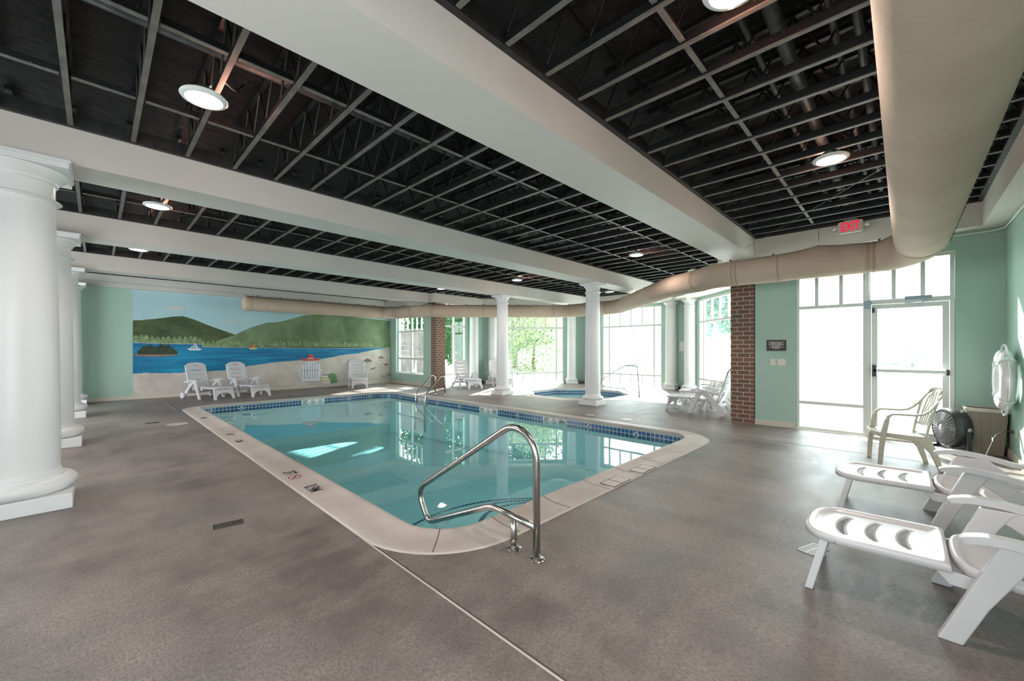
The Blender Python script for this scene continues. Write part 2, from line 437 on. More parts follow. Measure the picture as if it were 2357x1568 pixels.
rq([(8.33,11.95),(10.62,11.95),(11.1,12.4),(8.33,12.4)]); rq([(10.62,11.95),(13.34,9.2),(14.15,9.5),(11.1,12.4)])
rq([(13.34,9.2),(13.34,5.6),(14.15,5.3),(14.15,9.5)]); rq([(13.34,5.6),(10.75,3.0),(11.25,2.4),(14.15,5.3)])
rq([(10.75,3.0),(9.0,2.75),(9.0,2.4),(11.25,2.4)])
struct(ring.build('bay_ring_beam', M['white_paint']))

# black ledger angles that line the beam edges
led = MB()
for x0,x1,y,s in ((-2.98,8.32,1.925,-1),(-2.98,8.5,2.456,1),(-2.98,13.3,5.38,-1),(-2.98,13.3,5.88,1),(-2.98,13.3,8.68,-1),(-2.98,13.3,9.16,1),(-2.98,8.3,12.12,-1),(-2.98,8.3,12.6,1),(-2.98,8.3,-.77,1),(-2.98,8.3,15.28,-1)):
    led.box(x0,x1,min(y,y+s*.05),max(y,y+s*.05),JZ-.004,JZ+.12)
led.box(8.27,8.32,-.77,1.925,JZ-.004,JZ+.12); led.box(8.27,8.32,12.6,15.28,JZ-.004,JZ+.12)
# white soffit cap above the beams so nothing is open towards the deck
struct(led.build('beam_ledger_trim', M['ledger']))

BAYS = {1:(-.72,1.87), 2:(2.51,5.33), 3:(5.93,8.63), 4:(9.21,12.07), 5:(12.65,15.23)}
BAYLAB = {1:'black steel joist between the wide beam and the thick fabric duct',
          2:'black steel joist between the wide nearest white beam and the second beam',
          3:'black steel joist between the second and third white ceiling beams',
          4:'black steel joist between the third and fourth white ceiling beams',
          5:'black steel joist between the fourth white beam and the mural wall'}
jm = {}
def joist_mesh(L):
    key = round(L, 2)
    if key in jm: return jm[key]
    mb = MB(); mb.box(-.018,.018,0,L,0,.007,1).box(-.007,.007,0,L,.007,.075,0).box(-.018,-.014,0,L,.007,.018,0).box(.014,.018,0,L,.007,.018,0)
    mb.box(-.022,.022,0,L,.40,.44,0)
    n = max(2, int(L/.36)); 
    for i in range(n):
        a, b = L*i/n, L*(i+.5)/n, ; c = L*(i+1)/n
        mb.tube([(0,a,.08),(0,b,.41)], .009, 5, 0); mb.tube([(0,b,.41),(0,c,.08)], .009, 5, 0)
    jm[key] = mb.mesh('ceiling_joist', [M['joist_dark'], M['joist_dust']]); return jm[key]
for bay, (y0, y1) in BAYS.items():
    for k in range(-6, 34):
        X = -.16+.4085*k
        if bay in (1,5) and X > 8.2: continue
        a, b = y0, y1
        if bay == 2: a = max(y0, X-7.75+.02)
        if bay == 4: b = min(y1, 22.45-X)
        if X > 13.25 or b-a < .5: continue
        if bay == 4 and X > 8.3: b = min(b, 11.9)
        o = bpy.data.objects.new('ceiling_joist', joist_mesh(b-a)); col.objects.link(o); o.location = (X, a, JZ)
        tag(o, BAYLAB[bay], 'joist', 'ceiling joists in bay %s' % ['', 'one','two','three','four','five'][bay], 'thing')
for i,(y, x0, x1, lab) in enumerate([(1.035,-1.4,8.2,'thin black bridging bar across joists in front of the exit sign'),
                       (3.31,-1.4,11,'thin black bridging bar beside the lamp, nearer the widest beam'),
                       (4.425,-1.4,12,'thin black bridging bar nearer the second white beam'),
                       (7.61,-1.4,13.2,'thin black bridging bar across joists between second and third beams'),
                       (10.5,-1.4,11.8,'thin black bridging bar across joists between third and fourth beams')]):
    mb = MB(); k = -3
    while -.16+.4085*(k+1) < x1:
        xa, xb = -.16+.4085*k+.03, -.16+.4085*(k+1)-.03
        mb.box(xa, xb, y-.018, y+.018, JZ+.012, JZ+.018, 1).box(xa, xb, y-.004, y+.004, JZ+.018, JZ+.07, 0); k += 1
    tag(mb.build('bridging_bar', [M['joist_dark'], M['joist_dust']]), lab, 'bridging bar', 'bridging bars', 'thing')
for y, z, r, lab, x0, x1 in ((.62,3.62,.05,'thick dark pipe above the joists, nearest to the wide beam',-.5,8.3), (.34,3.60,.02,'thin dark pipe second from the fabric duct',-.5,8.3),
              (.22,3.64,.028,'ribbed dark pipe between two thin pipes near the duct',-.5,8.3), (-.08,3.60,.024,'dark pipe hidden mostly above the fabric duct',-.5,8.3), (.8,3.66,.022,'slim dark pipe left of the thick pipe',-.5,8.3), (3.78,3.70,.055,'dark pipe above the joists between first and second beams',-1.3,12)):
    tag(MB().tube([(x0,y,z),(x1,y,z)], r, 10).build('overhead_pipe', joistmat('pipe_paint', (.02,.02,.02,1), (.09,.09,.088,1)) if 'pipe_paint' not in bpy.data.materials else bpy.data.materials['pipe_paint'], smooth=True), lab, 'pipe', 'pipes above the joists')

# ------------------------------------------------------------------ columns
def column(name, x, y, half, rb, rt, label, group, top=SOF, plh=.13):
    e = empty(name, (x,y,0), 0, label=label, cat='column', group=group, kind='thing')
    MB().box(-half,half,-half,half,0,plh).build('plinth', M['column_paint'], e, bevel=.006)
    pr = [(rb*1.1,plh-.01)]; 
    for k in range(9):
        a = -pi/2+pi*k/8; pr.append((rb*1.15+.045*cos(a)*(rb/.19), plh+.045*(rb/.19)*(1+sin(a))))
    zb = plh+.09*(rb/.19); pr += [(rb*1.1, zb), (rb*1.1, zb+.015), (rb*1.03, zb+.03), (rb, zb+.06)]
    MB().lathe(pr, n=48).build('base_moulding', M['column_paint'], e, smooth=True, autosmooth=True)
    zc = top-.30*(rt/.19)*.85-.02
    sh = [(rb, zb+.05)]+[(rb+(rt-rb)*((t/10)**1.7), zb+.05+(zc-zb-.05)*t/10) for t in range(1,11)]
    MB().lathe(sh, n=48).build('shaft', M['column_paint'], e, smooth=True, autosmooth=True)
    s = rt/.17; ca = [(rt, zc), (rt+.022*s, zc+.004), (rt+.03*s, zc+.014), (rt+.022*s, zc+.026), (rt, zc+.03), (rt, top-.13*s), (rt+.012*s, top-.125*s), (rt+.014*s, top-.11*s), (rt+.03*s, top-.095*s), (rt+.05*s, top-.075*s), (rt+.058*s, top-.055*s), (rt+.05*s, top-.05*s)]
    cp = MB().lathe(ca, n=48).build('capital', M['column_paint'], e, smooth=True, autosmooth=True)
    h2 = half*.94
    MB().box(-h2,h2,-h2,h2,top-.052*s,top-.02*s).box(-h2-.012,h2+.012,-h2-.012,h2+.012,top-.02*s,top-.001).build('abacus', M['column_paint'], cp, bevel=.004)
    return e
gl = 'left row of large round columns'
column('round_column', -.505, 5.63, .36, .278, .245, 'large round white column filling the left edge of the photo', gl)
column('round_column', -.505, 8.86, .36, .278, .245, 'large round white column second in the left row', gl)
column('round_column', -.505, 12.39, .36, .278, .245, 'large round white column third in the left row', gl)
column('round_column', -.505, 15.02, .34, .262, .235, 'farthest left column, against the mint wall by the mural', gl)
column('round_column', 8.80, 5.67, .25, .19, .172, 'slim white round column in front of the spa, nearer the camera', 'slim columns beside the pool')
column('round_column', 8.83, 8.98, .25, .19, .172, 'slim white round column between spa and the two far loungers', 'slim columns beside the pool')
def pil(mtx, s, lab, half=.22, r=.185):
    p = mtx @ Vector((s, .14, 0)); ang = atan2(mtx[1][0], mtx[0][0])
    o = column('engaged_column', p.x, p.y, half, r, r*.95, lab, 'white columns set against the bay walls'); o.rotation_euler.z = ang
pil(mW1, 1.52, 'engaged white column on the bay wall behind the far lounger')
pil(mW2, .36, 'engaged white column at the bay corner behind the half-hidden lounger')
pil(mW2, lenW2-.55, 'engaged white column just right of the bush window')
pil(mW3, .5, 'engaged white column hidden behind the slim column by the spa')
pil(mW3, 3.69, 'engaged white column left of the small white notice')
pil(mW4, .5, 'engaged white column right of the small white notice')

# ------------------------------------------------------------------ windows
def bars(mb, mtx, verts, horis, d0=-.03, d1=.05):
    for s0, s1, z0, z1 in verts+horis: mb.box(s0, s1, d0, d1, z0, z1, mat=mtx)
def window(n, mtx, s0, s1, z0, z1, vert=(), hori=(), depth=.06, fw=.05, lab=None):
    """vert: (s, width, za, zb); hori: (z, height, sa, sb)"""
    e = struct(empty('window_%d' % n))
    m2 = mtx @ Matrix.Translation((0, depth, 0)); mb = MB()
    mb.box(s0, s0+fw, -.03, .05, z0, z1, mat=m2).box(s1-fw, s1, -.03, .05, z0, z1, mat=m2).box(s0+fw, s1-fw, -.03, .05, z0, z0+fw, mat=m2).box(s0+fw, s1-fw, -.03, .05, z1-fw, z1, mat=m2)
    mb.build('window_frame', M['frame'], e)
    mb = MB()
    for s, w, za, zb in vert: mb.box(s-w/2, s+w/2, -.025, .045, za, zb, mat=m2)
    if vert: mb.build('mullion', M['frame'], e)
    mb = MB()
    for z, h, sa, sb in hori: mb.box(sa, sb, -.02, .04, z-h/2, z+h/2, mat=m2)
    if hori: mb.build('transom', M['frame'], e)
    MB().box(s0+fw, s1-fw, .008, .012, z0+fw, z1-fw, mat=m2).build('pane', M['glass'], e)
    return e
def baywin(n, mtx, s0, s1, side=True):
    a, b = s0+.30, s1-.30; c = (b-a)/4
    v = [(a,.06,.04,2.96),(b,.06,.04,2.96)]
    for k in (1,2,3): v += [(a+c*k,.045,2.31,2.96),(a+c*k,.045,.04,.41)]
    window(n, mtx, s0, s1, 0, 3.0, v, [(2.28,.07,s0+.05,s1-.05),(.44,.06,s0+.05,s1-.05)])
mirror = lambda m: m @ Matrix.Diagonal((1,-1,1,1))
# wall() was given th<0: outside lies on local -y, so flip
def flip(m): return m @ Matrix.Diagonal((1,-1,1,1))
baywin(1, flip(mW2), *W2); baywin(2, flip(mW3), *W3); baywin(3, flip(mW4), *W4)
window(4, flip(mW1), .15, 1.24, 0, 3.0, [(.68,.06,.04,2.96)], [(2.28,.07,.2,1.19),(.44,.06,.2,1.19)])
window(5, flip(mW5), .6, 1.8, 0, 3.0, [(1.2,.06,.04,2.96)], [(2.28,.07,.65,1.75),(.44,.06,.65,1.75)])
mX = basis((8.6,15.44,0), (0,-1,0), (1,0,0), (0,0,1))   # s runs -Y, depth +X
S = lambda y: 15.44-y
window(6, mX, S(15.0), S(13.0), .44, 2.85,
       [(S(14.0),.05,.48,2.8)]+[(S(13.0+2*k/6),.03,2.15,2.8) for k in (1,2,4,5)], [(2.11,.06,S(14.95),S(13.05)),(1.03,.07,S(14.95),S(13.05))], depth=.13, fw=.045)
sbox('window_sill', M['white_paint'], 8.59,8.80,13.0,15.0,.425,.442)
# storefront window and door
mD = basis((8.6,2.0,0), (0,-1,0), (1,0,0), (0,0,1)); D = lambda y: 2.0-y
window(7, mD, D(1.355), D(.42), .0, 2.82, [(D(1.067),.05,2.15,2.78),(D(.741),.05,2.15,2.78)], [(2.125,.055,D(1.31),D(.46)),(.47,.055,D(1.31),D(.46))], depth=.06, fw=.045)
window(8, mD, D(.42), D(-.535), 2.14, 2.82, [(D(.104),.05,2.19,2.78),(D(-.214),.05,2.19,2.78)], [], depth=.06, fw=.045)
dr = struct(empty('door_1'))
m2 = mD @ Matrix.Translation((0,.06,0)); mb = MB()
mb.box(D(.42),D(.365),-.05,.06,0,2.14,mat=m2).box(D(-.49),D(-.535),-.05,.06,0,2.14,mat=m2).box(D(.365),D(-.49),-.05,.06,2.115,2.14,mat=m2)
mb.build('door_frame', M['frame'], dr)
mb = MB(); y0, y1 = .36, -.485
mb.box(D(y0),D(y0)+.07,-.02,.03,.02,2.11,mat=m2).box(D(y1)-.07,D(y1),-.02,.03,.02,2.11,mat=m2).box(D(y0)+.07,D(y1)-.07,-.02,.03,2.04,2.11,mat=m2).box(D(y0)+.07,D(y1)-.07,-.02,.03,.02,.14,mat=m2)
leafd = mb.build('door_leaf', M['frame'], dr)
MB().box(D(y0)+.07,D(y1)-.07,.003,.008,.14,2.04,mat=m2).build('pane', M['glass'], dr)
pb = MB().box(D(.34),D(-.46),-.10,-.06,1.04,1.09,mat=m2).build('push_bar', M['frame'], dr, bevel=.006)
MB().box(D(.355),D(.30),-.10,-.02,.97,1.15,mat=m2).box(D(-.45),D(-.485),-.10,-.02,1.02,1.10,mat=m2).build('push_bar_bracket', M['dark_plastic'], pb, bevel=.004)
cl = MB().box(D(-.017),D(-.309),-.11,-.05,2.15,2.205,mat=m2).build('door_closer', M['closer'], dr, bevel=.004)
MB().box(D(-.20),D(-.225),-.13,-.06,2.10,2.15,mat=m2).sweep([m2 @ Vector((D(-.21),-.12,2.125)), m2 @ Vector((D(-.02),-.10,2.105))], (.02,.012), (0,0,1)).build('closer_arm', M['grey_metal'], cl)
MB().box(D(.355),D(.325),-.045,-.02,1.98,2.06,mat=m2).build('latch', M['dark_plastic'], dr)
struct(MB().box(8.56,8.86,-.54,1.36,-.004,.008).build('trim_1', M['base']))
# reveals: exterior slab beyond door
# ------------------------------------------------------------------ pool
pool = empty('swimming_pool', (4.2,7.3,0), 0, label='rectangular turquoise swimming pool with pale coping and blue tile line', cat='pool', kind='thing')
def inpool(o, p=pool):
    o.parent = p; o.matrix_parent_inverse = Matrix.Translation(-p.location); return o
def bld(mb, name, mat, p=pool, **k): return inpool(mb.build(name, mat, None, **k), p)
cop = MB(); prof = [(.332,-.03),(.332,.004),(.30,.010),(.22,.006),(.14,.008),(.08,.016),(.035,.027),(.012,.030),(-.004,.024),(-.008,.012),(-.003,-.004),(.003,-.012),(.003,-.05)]
ringsurf(cop, [(pool_in(o), z) for o, z in prof]); bld(cop, 'coping', M['coping'], smooth=True, autosmooth=True)
gr = MB(); ringsurf(gr, [(pool_in(.345), .0015), (pool_in(.330), .006), (pool_in(.322), .0075)]); bld(gr, 'coping_grout_edge', M['grout'])
def perim_uv(mb, outline_lo, outline_hi, z0, z1):
    n = len(outline_lo); u = 0; vs = []; fs = []; uvs = []
    for k in range(n+1): pass
    us = [0]
    for k in range(n):
        a, b = outline_hi[k], outline_hi[(k+1)%n]; us.append(us[-1]+hypot(a[0]-b[0], a[1]-b[1]))
    for k in range(n):
        a, b = outline_hi[k], outline_hi[(k+1)%n]; c, d = outline_lo[k], outline_lo[(k+1)%n]
        mb.add([(c[0],c[1],z0),(d[0],d[1],z0),(b[0],b[1],z1),(a[0],a[1],z1)], [(0,1,2,3)], 0, [[(us[k],0),(us[k+1],0),(us[k+1],.152),(us[k],.152)]])
tb = MB(); perim_uv(tb, pool_in(.002), pool_in(.002), -.195, -.043); bld(tb, 'tile_band', M['tile'], fix=False)
bas = MB(); FZ0, FZ1 = -.80, -1.25
pts = pool_in(.004); low = pool_in(-.10)
ringsurf(bas, [(pool_in(.008), -.045), (pool_in(.004), -.2), (pool_in(.004), FZ0+.1)]); n = len(pts)
zf = lambda y: FZ0+(FZ1-FZ0)*max(0, min(1, (y-2.5)/9.6))
vs = [(x,y,FZ0+.1) for x,y in pts]+[(x,y,zf(y)) for x,y in low]
bas.add(vs, [(k,(k+1)%n,(k+1)%n+n,k+n) for k in range(n)])
ys = [2.46,12.17]
bas.add([(x,y,zf(y)) for y in ys for x in (1.75,6.64)], [(2*j,2*j+1,2*j+3,2*j+2) for j in range(len(ys)-1)])
bld(bas, 'basin', M['plaster'])
wt = MB(); wt.add([(x,y,-.12) for x,y in pts], [tuple(range(n))]); w = bld(wt, 'water', M['water'], fix=False); w['label'] = 'still turquoise pool water'
# corner steps with navy edge tiles
for r, z in ((1.45,-.50),(.98,-.35),(.52,-.20)):
    cx = 2.8; N = 40; arc = [(max(1.74, cx+r*cos(pi*k/N)), 2.44+r*sin(pi*k/N)) for k in range(N+1)]
    if cx-r < 2.1: arc = [(x, max(y, 2.44)) for x, y in arc]
    st = bld(MB().prism(arc, -1.2, z), 'pool_step', M['plaster'])
    m3 = MB(); 
    for k in range(N):
        a0, a1 = pi*k/N, pi*(k+1)/N; q = []
        for a, rr in ((a0,r-.005),(a1,r-.005),(a1,r-.055),(a0,r-.055)): q.append((cx+rr*cos(a), 2.44+rr*sin(a), z+.002))
        if min(p[0] for p in q) < 1.74: continue
        m3.add(q, [(0,1,2,3)], 0, [[(a0*r,0),(a1*r,0),(a1*r,.05),(a0*r,.05)]])
    o = m3.build('step_edge_tile', M['step_tile'], None, fix=False); o.parent = st
# coping joints on the near side and corners
jn = MB()
def cjoint(x, y, nx, ny):
    t = Vector((-ny, nx)); 
    for i in range(1, len(prof)-4):
        (o0,z0),(o1,z1) = prof[i], prof[i+1]
        a = Vector((x,y)); p0, p1 = a+Vector((nx,ny))*o0, a+Vector((nx,ny))*o1; h = .0035
        jn.add([(p0.x-t.x*h,p0.y-t.y*h,z0+.0012),(p0.x+t.x*h,p0.y+t.y*h,z0+.0012),(p1.x+t.x*h,p1.y+t.y*h,z1+.0012),(p1.x-t.x*h,p1.y-t.y*h,z1+.0012)], [(0,1,2,3)])
for x in (2.25,2.9,3.56,4.2,4.83,5.46,6.1): cjoint(x, 2.42, 0, -1)
for x in (2.3,3.0,3.7,4.4,5.1,5.8): cjoint(x, 12.21, 0, 1)
for a in (225,): cjoint(1.71+PR+PR*cos(radians(a)), 2.42+PR+PR*sin(radians(a)), cos(radians(a)), sin(radians(a)))
cjoint(6.68-PR+PR*cos(radians(-30)), 2.42+PR+PR*sin(radians(-30)), cos(radians(-30)), sin(radians(-30)))
bld(jn, 'coping_joint', M['joint'], fix=False)
# depth markers set in the coping (left side: tops towards the water) and the tile line
def nodive(parent, mtx, r):
    mb = MB(); N = 28
    for k in range(N):
        a, b = 2*pi*k/N, 2*pi*(k+1)/N
        q = [mtx @ Vector((rr*cos(t), rr*sin(t), .0015)) for t, rr in ((a,r),(b,r),(b,r*.84),(a,r*.84))]
        mb.add(q, [(0,1,2,3)])
    d = Vector((1,-1,0)).normalized(); e = Vector((1,1,0)).normalized(); w_ = r*.08
    mb.add([mtx @ (d*(s*r*.88)+e*(t*w_)+Vector((0,0,.0015))) for s,t in ((-1,-1),(1,-1),(1,1),(-1,1))], [(0,1,2,3)])
    o = mb.build('no_diving_ring', M['letter_red'], parent, fix=False)
    mb = MB()
    mb.add([mtx @ Vector((x*r,y*r,.001)) for x,y in ((-.5,.25),(-.1,.38),(.35,-.1),(.5,-.5),(.25,-.35),(-.1,.1),(-.5,.1))], [tuple(range(7))])
    mb.build('diver_symbol', M['letter_black'], parent, fix=False)
slope = math.atan2(.0265-.0075, .035+.0-.14) if False else 0
def mark(y, body, w, size, dive=None, sx=1, mat='letter_black'):
    m = MB().box(-w/2, w/2, -.075, .075, -.004, 0).build('depth_marker', M['marker'], None)
    mt = basis((1.5, y, .0135), (0,-1,0), (1,0,.08), (0,0,1)); m.matrix_world = mt; inpool_m = m
    m.parent = pool; m.matrix_parent_inverse = Matrix.Translation(-pool.location)
    text(body, size, M[mat], m, Matrix.Translation((dive and -w*.22 or 0, 0, .001)), sx=sx, offset=.002, ext=.0005)
    if dive: nodive(m, Matrix.Translation((w*.25,0,.0)), .062)
mark(4.84, '3FT', .36, .17, True, .5); mark(4.22, '0.9M', .34, .17, None, .6)
mark(7.87, '4FT', .3, .13, None, .6); mark(7.2, '1.2M', .3, .13, None, .6); mark(10.9, '5', .3, .13, None, .7); mark(10.15, '1.5M', .3, .13, None, .6)
pl = MB()
for x0 in (3.65,3.82,4.27,4.44):
    pl.box(x0, x0+.155, 2.17-.075, 2.17+.085, .0085, .0115)
bld(pl, 'marker_plate', M['coping'], bevel=0)
pl = MB()
for x0 in (3.64,4.26):
    pl.box(x0-.004,x0+.334,2.085,2.089,.009,.0122).box(x0-.004,x0+.334,2.256,2.260,.009,.0122).box(x0-.004,x0,2.085,2.26,.009,.0122).box(x0+.163,x0+.167,2.085,2.26,.009,.0122).box(x0+.33,x0+.334,2.085,2.26,.009,.0122)
bld(pl, 'plate_joint', M['joint'])
def wallmark(origin, xa, za, parts, w):
    m = MB().box(-w/2, w/2, -.076, .076, -.003, .001).build('waterline_marker', M['letter_white'], None)
    m.matrix_world = basis(origin, xa, (0,0,1), za); m.parent = pool; m.matrix_parent_inverse = Matrix.Translation(-pool.location)
    text(parts[0], .10, M['letter_black'], m, Matrix.Translation((-w*.34,.02,.002)), sx=.8, offset=.002)
    text(parts[1], .10, M['letter_black'], m, Matrix.Translation((w*.32,.02,.002)), sx=.8, offset=.002)
    nodive(m, Matrix.Translation((0,.015,.001)), .055)
wallmark((6.676,7.28,-.119), (0,-1,0), (-1,0,0), ('4FT','10IN'), .66)
wallmark((6.676,5.24,-.119), (0,-1,0), (-1,0,0), ('3FT','00IN'), .62)
wallmark((6.676,10.2,-.119), (0,-1,0), (-1,0,0), ('5FT','10'), .62)
wallmark((4.35,12.206,-.119), (1,0,0), (0,-1,0), ('5FT','1.5'), .62)
# small diamond accents in the tile line
da = MB()
def diamond(o, xa, za):
    m = basis(o, xa, (0,0,1), za); r = .062
    for k in range(4):
        a0, a1 = k*pi/2, (k+1)*pi/2
        da.add([m @ Vector((rr*cos(a), rr*sin(a), .002)) for a, rr in ((a0,r),(a1,r),(a1,r*.72),(a0,r*.72))], [(0,1,2,3)])
for y in (3.4,4.4,6.3,8.4,9.4,11.4): diamond((6.676,y,-.119), (0,-1,0), (-1,0,0))
for x in (2.6,5.4,6.1): diamond((x,12.206,-.119), (1,0,0), (0,-1,0))
bld(da, 'diamond_accent', M['letter_white'], fix=False)

# spa
spa = empty('spa_pool', (SPA[0],SPA[1],0), 0, label='small octagonal spa pool with blue tile line in the sunny bay', cat='spa', kind='thing')
so = lambda o: octagon(*SPA, o)
c2 = MB(); ringsurf(c2, [(so(o), z) for o, z in [(.302,-.03),(.302,.003),(.27,.012),(.1,.02),(.02,.035),(-.005,.028),(0,-.01),(.001,-.05)]]); bld(c2, 'coping', M['coping'], spa)
t2 = MB(); perim_uv(t2, so(.002), so(.002), -.195, -.043); bld(t2, 'tile_band', M['tile'], spa, fix=False)
b2 = MB(); ringsurf(b2, [(so(.008), -.05), (so(.005), -.45), (so(-.4), -.45), (so(-.4), -.85)]); b2.add([(x,y,-.85) for x,y in so(-.4)], [tuple(range(8))]); bld(b2, 'basin', M['plaster'], spa)
w2 = MB(); w2.add([(x,y,-.13) for x,y in so(.003)], [tuple(range(8))]); o = bld(w2, 'water', M['spa_water'], spa, fix=False); o['label'] = 'pale blue spa water'

# rails ---------------------------------------------------------------
def flange(x, y, r=.055): return MB().lathe([(r,.001),(r,.006),(r*.8,.014),(r*.45,.018),(r*.42,.03)], x, y, 24)
hr = empty('pool_handrail', (2.04,1.85,0), 0, label='bent stainless figure four handrail in front of pool steps', cat='handrail')
pth = fillet([(0,-.10,.01),(0,-.10,1.01),(0,1.33,.125),(0,1.16,-.125),(0,.34,.24),(0,-.10,.212)], [.20,.12,.09,.3], 12)
MB().tube(pth, .0245, 16).build('rail', M['steel'], hr, smooth=True)
MB().tube([(0,.11,.01),(0,.11,.22)], .0235, 16).build('short_post', M['steel'], hr, smooth=True)
flange(0,-.10).build('floor_flange', M['steel'], hr, smooth=True, autosmooth=True); flange(0,.11).build('floor_flange', M['steel'], hr, smooth=True, autosmooth=True)

ld = empty('pool_ladder', (7.33,10.18,0), 0, label='chrome pool ladder with two hooped rails on the far side', cat='ladder')
for y in (-.25,.25):
    p = fillet([(0,y,.01),(0,y,.56),(-.14,y,.60),(-.67,y,.09),(-.72,y,-.25),(-.72,y,-1.0)], [.12,.12,.15,.2], 8)
    MB().tube(p, .021, 12).build('rail', M['gate_steel'], ld, smooth=True)
    flange(0, y, .05).build('floor_flange', M['gate_steel'], ld, smooth=True, autosmooth=True)
for z in (-.16,-.42,-.70): MB().box(-.76,-.68,-.24,.24,z-.012,z+.012).build('tread', M['gate_steel'], ld, bevel=.004)

sr = empty('spa_handrail', (11.10,5.56,0), radians(98), label='thin bent steel grab rail beside the spa pool', cat='handrail')
p = fillet([(0,0,.01),(.05,0,.86),(.12,0,.91),(.42,0,.91),(1.18,0,.46),(1.12,0,.24),(.42,0,.22),(.33,0,.01)], [.08,.08,.25,.1,.1,.12], 8)
MB().tube(p, .019, 10).build('rail', M['gate_steel'], sr, smooth=True)
flange(0,0,.045).build('floor_flange', M['gate_steel'], sr, smooth=True); flange(.33,0,.045).build('floor_flange', M['gate_steel'], sr, smooth=True)

# floor drains and lids
def drain(x, y, rz, lab, mt='drain'):
    e = empty('floor_drain', (x,y,0), rz, label=lab, cat='drain', group='rectangular floor drains')
    mb = MB(); w, h = .10, .052; mb.box(-w,w,-h,-h+.008,.001,.004).box(-w,w,h-.008,h,.001,.004).box(-w,-w+.008,-h,h,.001,.004).box(w-.008,w,-h,h,.001,.004)
    for k in range(9): x0 = -w+.018+k*.02; mb.box(x0, x0+.009, -h+.008, -.004, .001, .0035).box(x0, x0+.009, .004, h-.008, .001, .0035)
    mb.box(-w+.008,w-.008,-.004,.004,.001,.0035); mb.build('grate', M[mt], e)
    MB().box(-w+.002,w-.002,-h+.002,h-.002,.0004,.001).build('sump', M['letter_black'], e)
drain(.734,3.87,radians(-8),'bronze slotted floor drain in the near left concrete deck'); drain(.737,10.23,0,'small dark floor drain beyond the pool near the round lid')
drain(3.49,.45,radians(-20),'slotted floor drain, reflection painted pale, beside the nearest lounger leg', 'frame')  # white frame paint imitates light reflected off this grate
for x, y, r, lab in ((1.06,9.73,.16,'round pale access lid on the left deck beside a small drain'),(7.297,4.77,.11,'small round lid on the far deck, left of two'),(7.358,3.947,.11,'small round lid on the far deck near the pool corner')):
    tag(MB().lathe([(r,.0005),(r,.004),(r-.008,.005)], x, y, 32).build('skimmer_lid', M['coping']), lab, 'lid', 'round deck lids')

# ------------------------------------------------------------------ fabric duct
duct = empty('fabric_duct', (7.45,-.16,2.76), 0, label='long beige fabric air duct bending around the room under the beams', cat='duct')
def bduct(mb, name, mat, **k):
    o = mb.build(name, mat, None, **k); o.parent = duct; o.matrix_parent_inverse = Matrix.Translation(-duct.location); return o
DP = [(-2.9,-.16),(7.45,-.16),(7.45,2.37),(11.64,6.56),(11.64,8.76),(8.05,12.30),(7.72,13.85),(3.05,13.85)]
DR = [.252,.252,.25,.235,.23,.228,.225,.222]
path = fillet([(x,y,2.76) for x,y in DP], [.42,.5,.5,.5,.35,.4], 7)
# resample so the cloth can sag and wrinkle
fine = []
for a, b in zip(path, path[1:]):
    n_ = max(1, int((b-a).length/.035))
    for k in range(n_): fine.append(a.lerp(b, k/n_))
fine.append(path[-1]); tot = len(fine)
acc = [0]
for a, b in zip(fine, fine[1:]): acc.append(acc[-1]+(b-a).length)
rad = [.252-.044*min(1, max(0, (s-10.05)/.5)) for s in acc]
fine = [Vector((p.x, p.y, p.z-.09*min(1, max(0, (s-10.0)/.5))*max(0, 1-max(0, s-13)/1.5))) for p, s in zip(fine, acc)]
rad = [r+.012*min(1, max(0, (s-13)/1.5)) for r, s in zip(rad, acc)]
mb = MB(); mb.tube(fine, rad, 40, cap=True)
# cable tug near the door and pleats around it
nv = []
for v in mb.v:
    x, y, z = v; top = max(0, (z-2.76)/.25)
    if abs(x-7.45) < .5:
        dy = y-.895; z += .20*math.exp(-abs(dy)/.26)*min(1,top)**1.5
        for c, wd in ((1.02,.035),(1.13,.03),(1.22,.03),(.62,.045),(.36,.04),(.28,.04)): x += .016*math.exp(-((y-c-.10*(z-2.76))/wd)**2)*(1 if x > 7.45 else -1)*-1
    nv.append((x,y,z))
mb.v = nv
bduct(mb, 'duct_tube', M['fabric'], smooth=True)
# rounded end cap
e0 = Vector((3.05,13.85,2.76)); cap = MB(); prof2 = [(.222*cos(a), -.10*sin(a)) for a in [pi/2*k/8 for k in range(9)]]
mt = basis(e0, (0,1,0), (0,0,1), (1,0,0)); cap.lathe([(max(r,.001), h) for r, h in prof2], n=32, mat=mt, cap=False); bduct(cap, 'end_cap', M['fabric'], smooth=True)
def at_len(s):
    for i in range(len(acc)-1):
        if acc[i+1] >= s: t = (s-acc[i])/(acc[i+1]-acc[i]); return fine[i].lerp(fine[i+1], t), (fine[i+1]-fine[i]).normalized(), rad[i]
    return fine[-1], (fine[-1]-fine[-2]).normalized(), rad[-1]
corner_s = []
for cx, cy in DP[1:-1]:
    i = min(range(tot), key=lambda i: (fine[i].x-cx)**2+(fine[i].y-cy)**2); corner_s.append(acc[i])
for cs in corner_s:
    for d_ in (-.42,-.36,.36,.42):
        p, t, r = at_len(cs+d_); mb = MB(); mb.tube([p-t*.012, p+t*.012], r+.004, 40, cap=False); bduct(mb, 'seam_band', M['seam'], smooth=True)
for s_ in (corner_s[0]+1.45, acc[-1]-.12, corner_s[1]+2.6, corner_s[4]-2.2):
    p, t, r = at_len(s_); mb = MB(); mb.tube([p-t*.012, p+t*.012], r+.004, 40, cap=False); bduct(mb, 'seam_band', M['seam'], smooth=True)
